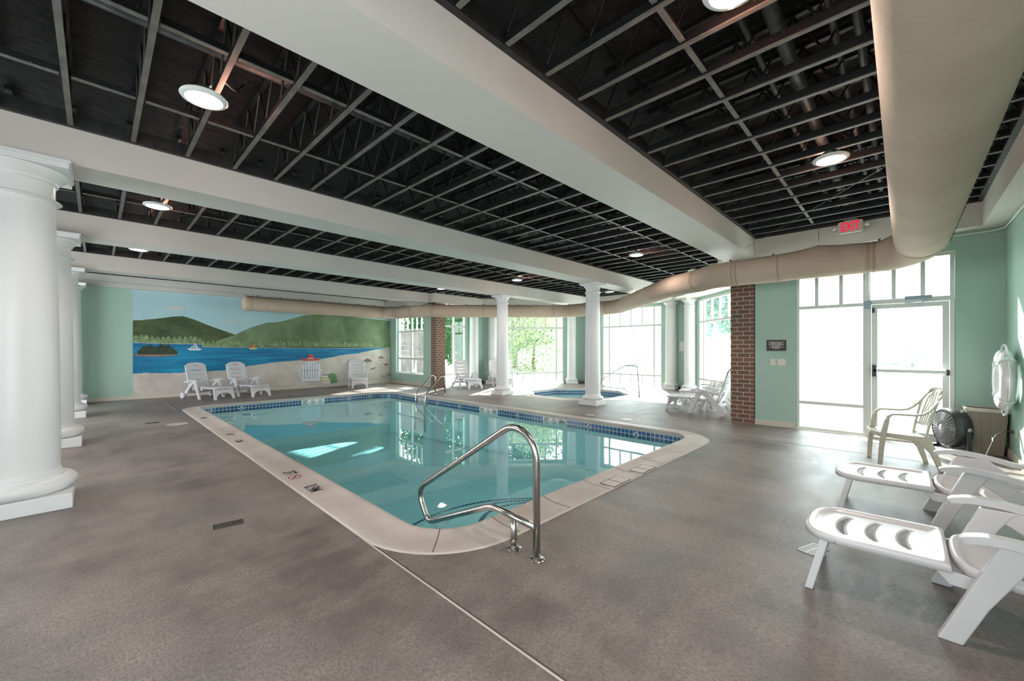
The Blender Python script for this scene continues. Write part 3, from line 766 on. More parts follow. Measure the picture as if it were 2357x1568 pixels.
# top hooks
s_ = corner_s[0]+.3
while s_ < acc[-1]-.1:
    p, t, r = at_len(s_)
    if not (corner_s[0]+.8 < s_ < corner_s[0]+1.3):
        bduct(MB().box(p.x-.012,p.x+.012,p.y-.012,p.y+.012,p.z+r-.004,p.z+r+.032), 'cable_hook', M['dark_plastic'])
    s_ += .62
# little stitched outlet slits along the side of the first run
mb = MB(); x = 1.2
while x < 7.0:
    a = radians(-28); y_, z_ = -.16+.2565*sin(a)*1.0, 2.76
    for dxx in (0,.03):
        th = radians(-24); 
        mb.box(x+dxx, x+dxx+.008, -.16-.2575*cos(radians(22)), -.16-.2575*cos(radians(22))+.004, 2.76-.2575*sin(radians(22))-.012, 2.76-.2575*sin(radians(22))+.012)
    x += .13
bduct(mb, 'outlet_slit', M['letter_black'])['kind'] = 'stuff'
def cable(name, pts, lab, r=.0025, mat='dark_plastic', cat='cable', g='suspension cables'):
    return tag(MB().tube(pts, r, 6).build(name, M[mat]), lab, cat, g)
cable('suspension_cable', [(7.45,.895,3.0),(7.45,.90,3.42)], 'short wire hanging from joists to peaked duct near exit sign', .003)
cable('suspension_cable', [(5.12,.126,3.1),(8.31,2.44,3.09)], 'long diagonal wire crossing in front of the joists')
cable('suspension_cable', [(-.2,13.85,3.045),(3.05,13.85,3.02),(5.5,13.85,3.0),(7.7,13.85,3.02)], 'long wire running along the duct towards the mural', .003)
cable('suspension_cable', [(3.25,13.85,3.0),(3.05,13.7,3.4)], 'short slanted wire at the closed duct end', .003)
cable('suspension_cable', [(10.9,9.55,2.99),(10.9,9.55,3.42)], 'vertical wire to the duct above the spa', .003)
cable('suspension_cable', [(8.35,11.98,3.0),(8.35,11.98,3.4)], 'vertical wire to the duct beside far brick pillar', .003)

# ------------------------------------------------------------------ ceiling lamps
def lamp(x, y, lit, lab, z=3.30):
    e = empty('ceiling_lamp', (x,y,z), 0, label=lab, cat='ceiling lamp', group='round ceiling lamps')
    MB().lathe([(.148,.012),(.15,.004),(.142,-.006),(.118,-.012),(.112,-.006)], n=40, cap=False).lathe([(.146,.012),(.146,.014)], n=40).build('trim_ring', M['frame'], e, smooth=True, autosmooth=True)
    MB().lathe([(.113,-.004),(.114,-.008),(.06,-.014),(.002,-.015)], n=32, cap=False).build('lens', M['lens'] if lit else M['lens_off'], e, smooth=True)
    MB().lathe([(.07,.014),(.07,.07),(.03,.09)], n=20).build('housing', M['grey_metal'], e)
    MB().tube(fillet([(.02,0,.085),(.10,.02,.22),(.22,.10,.20),(.30,.2,.34)], .06, 4), .008, 6).build('flex_conduit', M['grey_metal'], e, smooth=True)
    if lit:
        L = bpy.data.lights.new('lamp_glow', 'SPOT'); L.energy = 34; L.color = (1,.84,.76); L.shadow_soft_size = .08; L.spot_size = radians(150); L.spot_blend = .6
        o = bpy.data.objects.new('lamp_glow', L); col.objects.link(o); o.parent = e; o.location = (0,0,-.03)
        L = bpy.data.lights.new('lamp_spill', 'POINT'); L.energy = 2.6; L.color = (1,.45,.32); L.shadow_soft_size = .05
        o = bpy.data.objects.new('lamp_spill', L); col.objects.link(o); o.parent = e; o.location = (.17,.06,.04)
lamp(.57,3.807,True,'lit round lamp nearest the camera on the left'); lamp(.568,7.108,True,'lit round lamp between second and third beams, left end')
lamp(.568,10.464,True,'lit round lamp just under the third beam on the left'); lamp(7.572,3.852,True,'brightly lit round lamp above the pool, right of centre')
lamp(5.114,.519,True,'round lamp between the wide beam and thick duct near exit sign'); lamp(8.046,7.612,True,'small lit round lamp between two slim columns')
lamp(11.821,6.969,False,'unlit round lamp just right of the near slim column top'); lamp(10.081,3.659,False,'unlit round lamp peeking above the bending duct')
lamp(2.33,.64,True,'lit round lamp cut by the top edge of the photo'); lamp(7.533,10.388,True,'faint far round lamp before the fourth beam')

# ------------------------------------------------------------------ exit sign, wall items
ex = empty('exit_sign', (8.18,.588,3.31), 0, label='rectangular EXIT sign with red letters and two emergency lamp heads', cat='exit sign')
mE = basis((0,0,0), (0,-1,0), (0,0,1), (-1,0,0))
MB().prism(rrect(-.152,.152,-.092,.092,.035), -.04, .02, mat=mE).build('housing', M['base'], ex, bevel=.004)
text('EXIT', .19, M['exit_red'], ex, mE @ Matrix.Translation((.0,-.002,.0215)), offset=.003, sx=.60, spacing=1.0)
for sx_ in (-1,1):
    MB().tube([mE @ Vector((sx_*.15,0,0)), mE @ Vector((sx_*.175,0,0))], .012, 10).lathe([(.001,.026),(.018,.024),(.028,.012),(.03,0),(.02,-.02),(.001,-.024)], n=18, mat=mE @ Matrix.Translation((sx_*.20,0,.01)), cap=False).build('lamp_head', M['frame'], ex, smooth=True)
MB().prism([(-.08,.092),(.08,.092),(.08,.112),(-.08,.112)], -.03, .01, mat=mE).build('mounting_canopy', M['base'], ex)

def plate(name, y, z, w, h, mat, lab, cat, group=None, d=.008):
    e = tag(MB().box(8.6-d, 8.6, y-w/2, y+w/2, z-h/2, z+h/2).build(name, M[mat], bevel=.003), lab, cat, group); return e
sg = empty('pool_rules_sign', (8.6,1.651,1.471), 0, label='brown sign with white pool safety lettering on mint wall', cat='sign')
MB().box(-.012,0,-.151,.151,-.099,.099).build('sign_panel', M['sign'], sg)
text('NO LIFEGUARD ON DUTY\nCHILDREN UNDER 14\nMUST BE ACCOMPANIED\nBY AN ADULT\nGLASSES AND BOTTLES\nPROHIBITED', .0235, M['letter_white'], sg, basis((-.0125,0,.002), (0,-1,0), (0,0,1), (-1,0,0)), offset=.0006, line=.92, sx=.86)
for y, w_, n_, lab in ((1.70,.078,1,'single white switch plate under the brown sign'),(1.572,.122,2,'double white switch plate under the brown sign')):
    e = empty('light_switch', (8.6,y,1.166), 0, label=lab, cat='light switch', group='white switches')
    MB().box(-.007,0,-w_/2,w_/2,-.06,.06).build('cover_plate', M['switch'], e, bevel=.002)
    for k in range(n_):
        yy = (k-(n_-1)/2)*.046; MB().box(-.012,-.007,yy-.016,yy+.016,-.033,.033).build('rocker', M['switch'], e, bevel=.001)
# notice and socket at the bay corner (on the far wall)
def on_wall(mtx, s, z): return mtx @ Matrix.Translation((s, 0, z))
nb = empty('notice_board', (0,0,0), 0, label='small white framed notice between two engaged columns in the bay', cat='notice')
nb.matrix_world = basis(mW3 @ Vector((4.06,.012,1.50)), (0,-1,0), (0,0,1), (-1,0,0))
MB().box(-.13,.13,-.165,.165,-.005,.008).build('frame', M['frame'], nb); MB().box(-.115,.115,-.15,.15,.008,.0095).build('paper', M['letter_white'], nb)
so_ = empty('bay_socket', (0,0,0), 0, label='small wall socket below the white notice', cat='socket')
so_.matrix_world = basis(mW3 @ Vector((4.05,.008,1.18)), (0,-1,0), (0,0,1), (-1,0,0))
MB().box(-.04,.04,-.06,.06,-.004,.006).build('cover_plate', M['switch'], so_); MB().box(-.012,.012,-.02,.02,.006,.02).build('socket_insert', M['dark_plastic'], so_)
# outlet on the right wall + cord
ot = empty('wall_outlet', (7.86,-1.0,.36), 0, label='white power outlet low on the right wall behind the bin', cat='outlet')
MB().box(-.036,.036,0,.006,-.057,.057).build('cover_plate', M['switch'], ot, bevel=.002)
pc = empty('power_cord', (7.86,-.98,.36), 0, label='dark power cord with a white tag from outlet to floor', cat='power cord')
MB().tube(fillet([(0,0,.02),(0,.06,.03),(-.14,.16,-.02),(-.46,.30,-.34),(-.5,.42,-.352),(-.1,.46,-.352),(.38,.45,-.352)], .1, 6), .0045, 8).build('cord', M['dark_plastic'], pc, smooth=True)
MB().box(-.02,.02,.0,.03,-.0,.04).build('plug', M['dark_plastic'], pc); MB().box(-.24,-.16,.19,.192,-.085,-.045).build('tag', M['letter_white'], pc)
# conduit along the wall top
cd = empty('white_conduit', (8.58,0,3.03), 0, label='white electrical conduit along the wall top around the corner', cat='conduit')
MB().tube(fillet([(-.01,.40,-.86),(-.01,.40,-.22),(-.01,.26,-.02),(-.01,-.90,-.0),(-.12,-.985,0),(-4.5,-.985,0)], [.1,.2,.12,.12], 6), .013, 10).build('pipe', M['frame'], cd, smooth=True)
for y in (.1,-.45): MB().box(-.03,.02,y-.012,y+.012,-.03,.018).build('strap', M['frame'], cd)
MB().box(-.06,.0,.36,.45,-.98,-.86).build('junction_box', M['closer'], cd, bevel=.005)

# ------------------------------------------------------------------ pieces by the door
fn = empty('floor_fan', (8.22,-.42,0), radians(26), label='round black floor fan with a chrome grille by the door', cat='fan')
# local: blows towards +y, axis at z .33
mF = basis((0,0,.315), (1,0,0), (0,0,1), (0,-1,0))
MB().lathe([(.235,.02),(.262,.0),(.268,-.06),(.262,-.15),(.2,-.17)], n=40, mat=mF @ Matrix.Diagonal((1,1,-1,1)) @ Matrix.Translation((0,0,.0)), cap=False).build('housing', M['dark_plastic'], fn, smooth=True, solid=.006)
gm = MB()
for r in [.04+.018*k for k in range(11)]:
    N = 36; gm.tube([mF @ Vector((r*cos(2*pi*k/N), r*sin(2*pi*k/N), -.012-.03*(1-(r/.24)**2))) for k in range(N+1)], .0028, 5, cap=False)
for k in range(28):
    a = 2*pi*k/28; gm.tube([mF @ Vector((r*cos(a+.5*r), r*sin(a+.5*r), -.014-.03*(1-(r/.24)**2))) for r in (.04,.09,.14,.19,.238)], .002, 5)
gm.build('grille', M['grille'], fn, smooth=True)
MB().lathe([(.001,-.052),(.03,-.05),(.042,-.042),(.042,-.03)], n=20, mat=mF, cap=False).build('hub_badge', M['gate_steel'], fn, smooth=True)
bl = MB()
for k in range(5):
    a = 2*pi*k/5; pts_ = []
    for rr, da_, zz in ((.04,0,.02),(.20,-.25,.04),(.21,.35,.10),(.05,.6,.08)): pts_.append(mF @ Vector((rr*cos(a+da_), rr*sin(a+da_), zz)))
    bl.add(pts_, [(0,1,2,3)])
bl.build('blade', M['dark_plastic'], fn, solid=.003)
MB().sweep([(-.29,-.09,.02),(-.285,-.09,.2),(-.27,-.09,.34)], (.05,.02), (0,1,0)).sweep([(.29,-.09,.02),(.285,-.09,.2),(.27,-.09,.34)], (.05,.02), (0,1,0)).box(-.30,-.26,-.20,.10,0,.03).box(.26,.30,-.20,.10,0,.03).box(-.27,.27,-.11,-.07,.005,.03).build('stand', M['dark_plastic'], fn, bevel=.004)
MB().lathe([(.001,.02),(.03,.018),(.03,-.0)], n=16, mat=basis((-.30,-.09,.33),(0,1,0),(0,0,1),(-1,0,0)), cap=False).build('knob', M['grey_metal'], fn, smooth=True)

bn = empty('waste_bin', (8.36,-.80,0), 0, label='tall taupe rectangular waste bin in the right corner', cat='waste bin')
mb = MB(); b0, b1 = (.12,.145), (.15,.185)
vs = [(sx_*b[0], sy_*b[1], z) for b, z in ((b0,0),(b1,.60)) for sx_, sy_ in ((-1,-1),(1,-1),(1,1),(-1,1))]
mb.add(vs, [(3,2,1,0),(0,1,5,4),(1,2,6,5),(2,3,7,6),(3,0,4,7)])
vs = [(sx_*b[0]*.95, sy_*b[1]*.95, z) for b, z in ((b0,.02),(b1,.60)) for sx_, sy_ in ((-1,-1),(1,-1),(1,1),(-1,1))]
mb.add(vs, [(0,1,2,3),(4,5,1,0),(5,6,2,1),(6,7,3,2),(7,4,0,3)]); mb.build('body', M['bin'], bn, fix=False, bevel=.004)
mb = MB(); ringsurf(mb, [([(sx_*(a), sy_*(b)) for sx_, sy_ in ((-1,-1),(1,-1),(1,1),(-1,1))], z) for a, b, z in ((.142,.177,.60),(.142,.177,.612),(.164,.199,.612),(.166,.201,.60),(.16,.195,.565),(.152,.187,.565))]); mb.build('rim', M['beige_plastic'], bn)
mb = MB()
for y in (-.06,-.025,.03,.065): mb.add([(-.1215,y*.8-.006,.05),(-.1215,y*.8+.006,.05),(-.1505,y+.006,.56),(-.1505,y-.006,.56)], [(0,1,2,3)]); 
for y in (-.045,.045): mb.sweep([(-.122,y*.8,.03),(-.151,y,.56)], (.022,.012), (0,1,0))
mb.build('rib', M['bin'], bn)

lb = empty('life_ring', (7.83,-.90,1.02), 0, label='white life ring with looped grab rope hung on right wall', cat='life ring')
mL = basis((0,0,0), (1,0,0), (0,0,1), (0,-1,0)); R_, r_ = .285, .095; N = 48; n2 = 20; vs = []; fs = []
for i in range(N):
    for j in range(n2):
        a, b = 2*pi*i/N, 2*pi*j/n2; vs.append(mL @ Vector(((R_+r_*cos(b))*cos(a), (R_+r_*cos(b))*sin(a), r_*.75*sin(b))))
for i in range(N):
    for j in range(n2): fs.append((i*n2+j, ((i+1)%N)*n2+j, ((i+1)%N)*n2+(j+1)%n2, i*n2+(j+1)%n2))
MB().add(vs, fs).build('ring', M['plastic'], lb, smooth=True)
for k in range(4):
    a0 = pi/4+k*pi/2; MB().tube([mL @ Vector(((.37+.07*sin(pi*t/8))*cos(a0+(t/8)*pi/2), (.37+.07*sin(pi*t/8))*sin(a0+(t/8)*pi/2), 0)) for t in range(9)], .011, 8).build('grab_rope', M['plastic'], lb, smooth=True)
    aa = a0; pts_ = [mL @ Vector(((R_+(r_+.004)*cos(b))*cos(aa), (R_+(r_+.004)*cos(b))*sin(aa), (r_+.004)*.75*sin(b))) for b in [2*pi*t/16 for t in range(17)]]
    MB().sweep(pts_, (.05,.004), tuple(Vector(mL @ Vector((-sin(aa), cos(aa), 0))))).build('band', M['frame'], lb, smooth=True)
MB().box(-.03,.03,-.095,-.03,.16,.22).box(-.03,.03,-.095,.02,-.21,-.19).build('wall_hook', M['frame'], lb)

# ------------------------------------------------------------------ monobloc chair (faces +y)
def make_patio(loc, rz, lab):
    e = empty('patio_chair', loc, rz, label=lab, cat='chair', group='beige plastic armchairs'); mt_ = M['beige_plastic']
    nx, ny = 14, 12; vs = []; fs = []
    for j in range(ny+1):
        for i in range(nx+1):
            u, v = i/nx*2-1, j/ny; hw = .225-.03*v if v < 1 else .19
            y = .25-.44*v; z = .40-.035*v-.022*(1-u*u)*sin(pi*min(1, v+.1))-(.03*max(0, (.12-v)/.12)**2)
            vs.append((u*hw, y, z))
    for j in range(ny):
        for i in range(nx): a = j*(nx+1)+i; fs.append((a, a+1, a+nx+2, a+nx+1))
    MB().add(vs, fs).build('seat', mt_, e, smooth=True, solid=.012)
    MB().sweep([(-.22,.25,.385),(0,.262,.375),(.22,.25,.385)], (.02,.04), (0,1,0)).sweep([(-.222,.25,.375),(-.195,-.18,.34)], (.012,.05), (1,0,0)).sweep([(.222,.25,.375),(.195,-.18,.34)], (.012,.05), (1,0,0)).build('seat_apron', mt_, e, bevel=.003)
    for s_ in (-1,1):
        MB().sweep([(s_*.225,.235,0),(s_*.232,.225,.2),(s_*.24,.205,.40),(s_*.245,.175,.56)], [(.036,.04),(.038,.045),(.04,.05),(.04,.045)], (1,0,0)).build('leg', mt_, e, bevel=.005)
        MB().sweep([(s_*.215,-.30,0),(s_*.205,-.24,.2),(s_*.19,-.15,.36)], [(.036,.04),(.038,.06),(.04,.12)], (1,0,0)).build('leg', mt_, e, bevel=.005)
        pa = [Vector(p) for p in ((s_*.245,.175,.55),(s_*.246,.165,.60),(s_*.25,.13,.628),(s_*.255,.06,.632),(s_*.255,-.06,.63),(s_*.25,-.14,.645),(s_*.24,-.20,.69),(s_*.225,-.25,.76),(s_*.195,-.295,.84),(s_*.14,-.325,.90),(s_*.06,-.338,.928),(0,-.34,.933))]
        sd = [(1,0,0)]*5+[(1,0,0)]*3+[(s_*.8,.1,-.4),(s_*.3,.1,-.8),(0,.1,-1),(0,.1,-1)]
        MB().sweep(pa, [(.05,.03)]*2+[(.055,.022)]*4+[(.045,.022)]*2+[(.04,.022)]*4, sd).build('armrest', mt_, e, bevel=.004)
        MB().sweep([(s_*.19,-.175,.36),(s_*.20,-.20,.5),(s_*.215,-.235,.66),(s_*.215,-.262,.78)], (.035,.02), (1,0,0)).build('back_upright', mt_, e, bevel=.003)
    for k in range(6):
        u = (k-2.5)/2.5
        MB().sweep([(u*.135,-.215,.50),(u*.15,-.262,.68),(u*.155,-.30,.80),(u*.145,-.322,.905-.05*u*u)], (.026,.010), (1,0,0)).build('back_slat', mt_, e, bevel=.002)
    MB().sweep([(-.2,-.205,.5),(0,-.218,.5),(.2,-.205,.5)], (.03,.014), (0,0,1)).build('back_rail', mt_, e)
    return e
pch = make_patio((6.85,.03,0), radians(15), 'beige plastic armchair standing in front of the glass door')
dup(pch, (10.12,3.05,0), radians(6), 'beige plastic armchair in the bay half hidden behind a lounger')

# ------------------------------------------------------------------ loungers; local: x width, y = foot -> head
def panel(Ln, slots, hw, start_round=0, end_round=0, dish=.02, hole=None, c=.05, skirt=.04, wing=0):
    """moulded resin panel: rolled rim, recessed bowl, crescent slots; x across, y along, z up"""
    NV = 28; core = [-1+2*k/NV for k in range(NV+1)]
    V = [(-1,1.012,-skirt),(-1,1.012,-.013),(-1,1.004,-.004)]+[(v,1,0) for v in core[0:1]]+[(v,1,0) for v in core[1:-1]]+[(v,1,0) for v in core[-1:]]+[(1,1.004,-.004),(1,1.012,-.013),(1,1.012,-skirt)]
    V = [(v*.985 if k not in (0,1,2,len(V)-1,len(V)-2,len(V)-3) else v, xf, dz) for k, (v, xf, dz) in enumerate(V)]
    st = lambda v: start_round*(1-sqrt(max(0, 1-abs(v)**3)))
    en = lambda v: Ln-end_round*(1-sqrt(max(0, 1-abs(v)**3)))
    specs = [('e', lambda v: st(v)+.012)]
    marks = sorted(slots+([hole] if hole else []), key=lambda q: q[0])
    for s0, w_, vm in marks:
        cc = c if (hole is None or (s0, w_, vm) != hole) else 0
        specs.append(('s', lambda v, s0=s0, w_=w_, vm=vm, cc=cc: s0-cc*(1-v*v)*.9+cc*.45-w_/2*sqrt(max(.02, 1-(v/vm)**2)), vm))
        specs.append(('t', lambda v, s0=s0, w_=w_, vm=vm, cc=cc: s0-cc*(1-v*v)*.9+cc*.45+w_/2*sqrt(max(.02, 1-(v/vm)**2)), vm))
    specs.append(('e', lambda v: en(v)-.012)); vs = []; fs = []; R = []
    for a, b in zip(specs, specs[1:]):
        hol = a[0] == 's' and b[0] == 't'; n_ = 1 if hol else 6
        for k in range(n_): R.append((a, b, k/n_, hol, a[2] if len(a) > 2 else 0))
    R.append((specs[-1], specs[-1], 0, False, 0)); nV = len(V)
    sm = lambda t: max(0, min(1, t))**2*(3-2*max(0, min(1, t)))
    def zz(s, v): 
        ends = min(sm((s-st(v)-.018)/.035), sm((en(v)-.018-s)/.035))
        return -(dish*.55*sm((.93-abs(v))/.13)+dish*.6*(1-v*v))*ends
    def rowpts(f, down=0):
        out = []
        for v, xf, dz in V:
            vv = max(-1, min(1, v)); s = f(vv); out.append((vv*hw*xf, s, (zz(s, vv) if dz == 0 else 0)+min(dz, -down if dz > -down else dz)))
        return out
    rp = [rowpts(lambda v: st(v)-.003, skirt), rowpts(lambda v: st(v)-.003, .013), rowpts(lambda v: st(v)+.001, .004)]; flags = [(False, 0)]*3
    for a, b, t, hole_, vm in R:
        rp.append(rowpts(lambda v: a[1](v)*(1-t)+b[1](v)*t)); flags.append((hole_, vm))
    rp += [rowpts(lambda v: en(v)-.001, .004), rowpts(lambda v: en(v)+.003, .013), rowpts(lambda v: en(v)+.003, skirt)]
    for r in rp: vs += r
    for j in range(len(rp)-1):
        hole_, vm = flags[j] if j < len(flags) else (False, 0)
        for i in range(nV-1):
            if hole_ and abs(V[i][0]) <= vm and abs(V[i+1][0]) <= vm: continue
            a = j*nV+i; fs.append((a, a+1, a+nV+1, a+nV))
    return vs, fs
def put(vs, ang, y0, z0, curve=0, Ln=1):
    out = []
    for x, s, z in vs:
        z2 = z+curve*(s/Ln)**2
        out.append((x, y0+s*cos(ang)-z2*sin(ang), z0+s*sin(ang)+z2*cos(ang)))
    return out
def extr(poly, x0, x1): # poly in (y,z)
    n_ = len(poly); vs = [(x0,y,z) for y,z in poly]+[(x1,y,z) for y,z in poly]
    return vs, [tuple(reversed(range(n_))), tuple(range(n_,2*n_))]+[(i,(i+1)%n_,(i+1)%n_+n_,i+n_) for i in range(n_)]
def make_lounger(lab, recl=70, fold=False):
    e = empty('sun_lounger', (0,0,0), 0, label=lab, cat='sun lounger', group='white plastic sun loungers'); P = M['plastic']
    vs, fs = panel(.60, [(.205,.030,.60),(.34,.030,.60),(.475,.030,.60)], .28, start_round=.17, dish=.020, c=.10)
    MB().add(put(vs, radians(1), 0, .335), fs).build('leg_rest', P, e, smooth=True, solid=.006, autosmooth=False)
    vs, fs = panel(.52, [(.27,.032,.60)], .275, start_round=.10, dish=.03, c=.12)
    MB().add(put(vs, radians(-5), .62, .348), fs).build('seat', P, e, smooth=True, solid=.006)
    vs, fs = panel(.74, [(.13,.02,.6),(.27,.02,.62),(.40,.02,.62),(.53,.02,.62)], .272, end_round=.16, dish=.018, hole=(.66,.018,.22), skirt=.03)
    MB().add(put(vs, radians(recl), 1.13, .31, .03, .74), fs).build('backrest', P, e, smooth=True, solid=.006)
    # front leg frame with arch
    out = [(-.285,0),(-.262,.30),(.262,.30),(.285,0),(.215,0)]+[(.215*cos(pi*k/12)*1.0, .185*sin(pi*k/12)**.8) for k in range(1,12)]+[(-.215,0)]
    mL2 = basis((0,.035,0), (1,0,0), (0,.24,1), (0,1,0)); MB().prism(out, -.018, .022, mat=mL2).build('front_leg_frame', P, e, bevel=.005)
    for s_ in (-1,1):
        xo, xi = s_*.345, s_*.30; a, b = min(xo,xi), max(xo,xi)
        v_, f_ = extr([(.555,0),(.64,0),(.72,.20),(.86,.47),(.90,.50),(.75,.50),(.66,.27)], a, b); MB().add(v_, f_).build('leg', P, e, bevel=.006)
        v_, f_ = extr([(.84,.497),(.80,.45),(.86,.42),(.98,.33),(1.20,.07),(1.29,.13),(1.02,.42),(.93,.497)], a+.004, b-.004); MB().add(v_, f_).build('leg', P, e, bevel=.006)
        xc = s_*.345
        kp = [(.630,.502,.034,.020),(.637,.506,.050,.028),(.66,.515,.062,.034),(.72,.528,.066,.036),(.82,.527,.064,.036),(.95,.508,.058,.036),(1.06,.482,.052,.034),(1.15,.474,.048,.03),(1.24,.474,.046,.026)]
        pa = []; wh_ = []
        for q in range(len(kp)-1):
            k0, k1, k2, k3 = kp[max(0,q-1)], kp[q], kp[q+1], kp[min(len(kp)-1,q+2)]
            for r in range(5):
                t = r/5; f = lambda i: .5*((2*k1[i])+(-k0[i]+k2[i])*t+(2*k0[i]-5*k1[i]+4*k2[i]-k3[i])*t*t+(-k0[i]+3*k1[i]-3*k2[i]+k3[i])*t**3)
                pa.append((xc, f(0), f(1))); wh_.append((f(2), f(3)))
        MB().sweep(pa, wh_, (1,0,0)).build('armrest', P, e, bevel=.008)
        MB().lathe([(.02,-.03),(.08,-.03),(.088,-.022),(.088,.022),(.08,.03),(.02,.03)], n=32, mat=basis((s_*.375,1.25,.089),(0,1,0),(0,0,1),(1,0,0))).build('wheel', P, e, smooth=True, autosmooth=True)
    v_, f_ = extr([(1.10,.16),(1.13,.14),(1.17,.19),(1.14,.21)], -.3, .3); MB().add(v_, f_).build('cross_bar', P, e, bevel=.004)
    v_, f_ = extr([(.55,.30),(.60,.24),(.70,.235),(.78,.27),(.78,.30)], -.26, -.235); MB().add(v_, f_).build('hinge', P, e, bevel=.003); v_, f_ = extr([(.55,.30),(.60,.24),(.70,.235),(.78,.27),(.78,.30)], .235, .26); MB().add(v_, f_).build('hinge', P, e, bevel=.003)
    for s_ in (-1,1): MB().sweep([(s_*.22,1.12,.20),(s_*.22,1.27,.50)], (.025,.02), (1,0,0)).build('back_strut', P, e)
    return e
proto = make_lounger('white sun lounger nearest the camera at lower right')
def head(dx, dy): return atan2(-dx, dy)   # rotation so local +y points to (dx,dy)
proto.location = (3.19,.435,0); proto.rotation_euler.z = head(.0,-1)
G = 'white plastic sun loungers'
def place(tipx, tipy, dx, dy, lab, recl=None):
    l = hypot(dx,dy); dup(proto, (tipx,tipy,0), head(dx/l,dy/l), lab, G)
place(4.72,.435,0,-1,'white sun lounger second from the camera, nearer the glass door')
place(2.53,13.64,-.38,.925,'white sun lounger left of the two in front of the painted lake')
place(3.43,13.64,-.31,.95,'white sun lounger right of the two in front of the painted lake')
place(6.585,13.98,.33,.94,'white lounger facing the camera between painted bag and painted umbrellas')
place(9.33,10.82,.25,.97,'white sun lounger just right of the far brick pillar')
place(10.55,10.5,.42,.91,'white sun lounger half hidden behind the farther slim column')
place(9.38,3.95,-.0,-1,'white sun lounger seen side on beside the near brick pillar')
place(10.88,4.25,-.02,-1,'white sun lounger behind the side on one in the bay')

# ------------------------------------------------------------------ mural, painted on the wall
mu = empty('lake_mural', (4.6,15.43,0), 0, label='painted lake, hills and beach mural covering the far wall', cat='mural')
def paint(name, c0, c1, scale=2, st=(1,1,1), th=(.3,.7), rough=.6):
    t = NT(name); c = t.ramp(t.noise(scale, 6, .6, st), th[0], th[1], c0, c1); t.pbr(c, rough); return t.m
PT = dict(sky=paint('mural_sky', srgb(160,200,212), srgb(184,214,216), .8), hill=paint('mural_hill', srgb(50,66,38), srgb(92,110,68), 1.6, (1,1,1.6)),
  hillr=paint('mural_hill_right', srgb(78,102,62), srgb(138,160,122), 1.1, (1,1,.7)), tree=paint('mural_tree', srgb(88,114,76), srgb(150,172,122), 9), dtree=paint('mural_dark_tree', srgb(24,40,30), srgb(62,80,52), 9),
  water=paint('mural_water', srgb(0,86,134), srgb(30,154,196), 1.8, (.5,1,5)), sand=paint('mural_sand', srgb(194,182,172), srgb(220,212,202), 2.2), rock=paint('mural_shore', srgb(110,110,100), srgb(220,220,210), 30),
  white=paint('mural_white', srgb(214,220,224), srgb(236,238,240), 5), red=paint('mural_red', srgb(196,72,66), srgb(220,100,90), 6), yel=paint('mural_yellow', srgb(214,190,70), srgb(232,214,110), 5),
  towel=paint('mural_towel', srgb(96,142,92), srgb(132,168,116), 9), brown=paint('mural_brown', srgb(128,96,84), srgb(164,130,116), 9), cloud=paint('mural_cloud', srgb(190,204,204), srgb(214,208,200), 4), blue=paint('mural_line', srgb(150,160,210), srgb(180,186,220), 4), dark=paint('mural_dark', srgb(50,50,44), srgb(90,84,70), 4))
layer = [0]
def art(name, polys, key):
    layer[0] += 1; y = 15.434-.0012*layer[0]; mb = MB()
    for i, p in enumerate(polys): mb.add([(x, y-.0001*(i%7), z) for x, z in p], [tuple(range(len(p)))])
    o = mb.build(name, PT[key], None, fix=False); o.parent = mu; o.matrix_parent_inverse = Matrix.Translation(-mu.location)
    return o
XL, XR = .711, 8.56
art('painted_sky', [[(XL,.1),(XR,.1),(XR,3.08),(XL,3.08)]], 'sky')
def ell(cx, cz, a, b, n_=18, ph=0): return [(cx+a*cos(2*pi*k/n_), cz+b*sin(2*pi*k/n_)) for k in range(n_)]
art('painted_cloud', [ell(1.66,2.62,.28,.055), ell(2.97,2.275,.2,.035), ell(2.7,2.58,.07,.02), ell(4.46,2.54,.18,.03)], 'cloud')
hl = [(.711,2.206),(.893,2.225),(1.092,2.259),(1.322,2.306),(1.559,2.36),(1.789,2.391),(1.913,2.356),(2.139,2.272),(2.371,2.164),(2.609,2.063),(2.853,1.972),(3.111,1.866),(3.496,1.651),(3.6,1.45)]
art('painted_hill', [[(.711,1.45)]+hl], 'hill')
hr_ = [(2.669,1.677),(3.111,1.866),(3.364,2.015),(3.63,2.153),(4.01,2.296),(4.332,2.331),(4.627,2.415),(4.932,2.527),(5.186,2.614),(5.821,2.709),(6.701,2.687),(7.911,2.614),(XR,2.578),(XR,1.4),(2.669,1.4)]
art('painted_hill', [hr_], 'hillr')
def trees(x0, x1, zb0, zb1, h0, h1, step, y=0):
    out = []; x = x0
    while x < x1:
        t = (x-x0)/(x1-x0); zb = zb0+(zb1-zb0)*t; h = (h0+(h1-h0)*t)*random.uniform(.8,1.12); w_ = step*.55
        out.append([(x-w_,zb),(x-w_*.95,zb+h*.45),(x-w_*.5,zb+h*.85),(x,zb+h),(x+w_*.5,zb+h*.85),(x+w_*.95,zb+h*.45),(x+w_,zb)]); x += step*random.uniform(.85,1.15)
    return out
base1 = [[(XL,1.5),(2.26,1.5),(2.26,1.70),(XL,1.72)], [(2.26,1.44),(XR,1.44),(XR,1.60),(2.26,1.60)]]
art('painted_tree_line', base1, 'dtree'); art('painted_tree_line', trees(XL+.06,2.25,1.59,1.56,.24,.22,.125)+trees(2.28,XR,1.48,1.50,.21,.19,.12), 'tree')
wtop = [(.711,1.605),(1.219,1.58),(1.748,1.575),(2.254,1.567),(2.26,1.49),(2.916,1.475),(3.563,1.468),(5.009,1.458),(6.701,1.452),(7.659,1.474),(XR,1.50)]
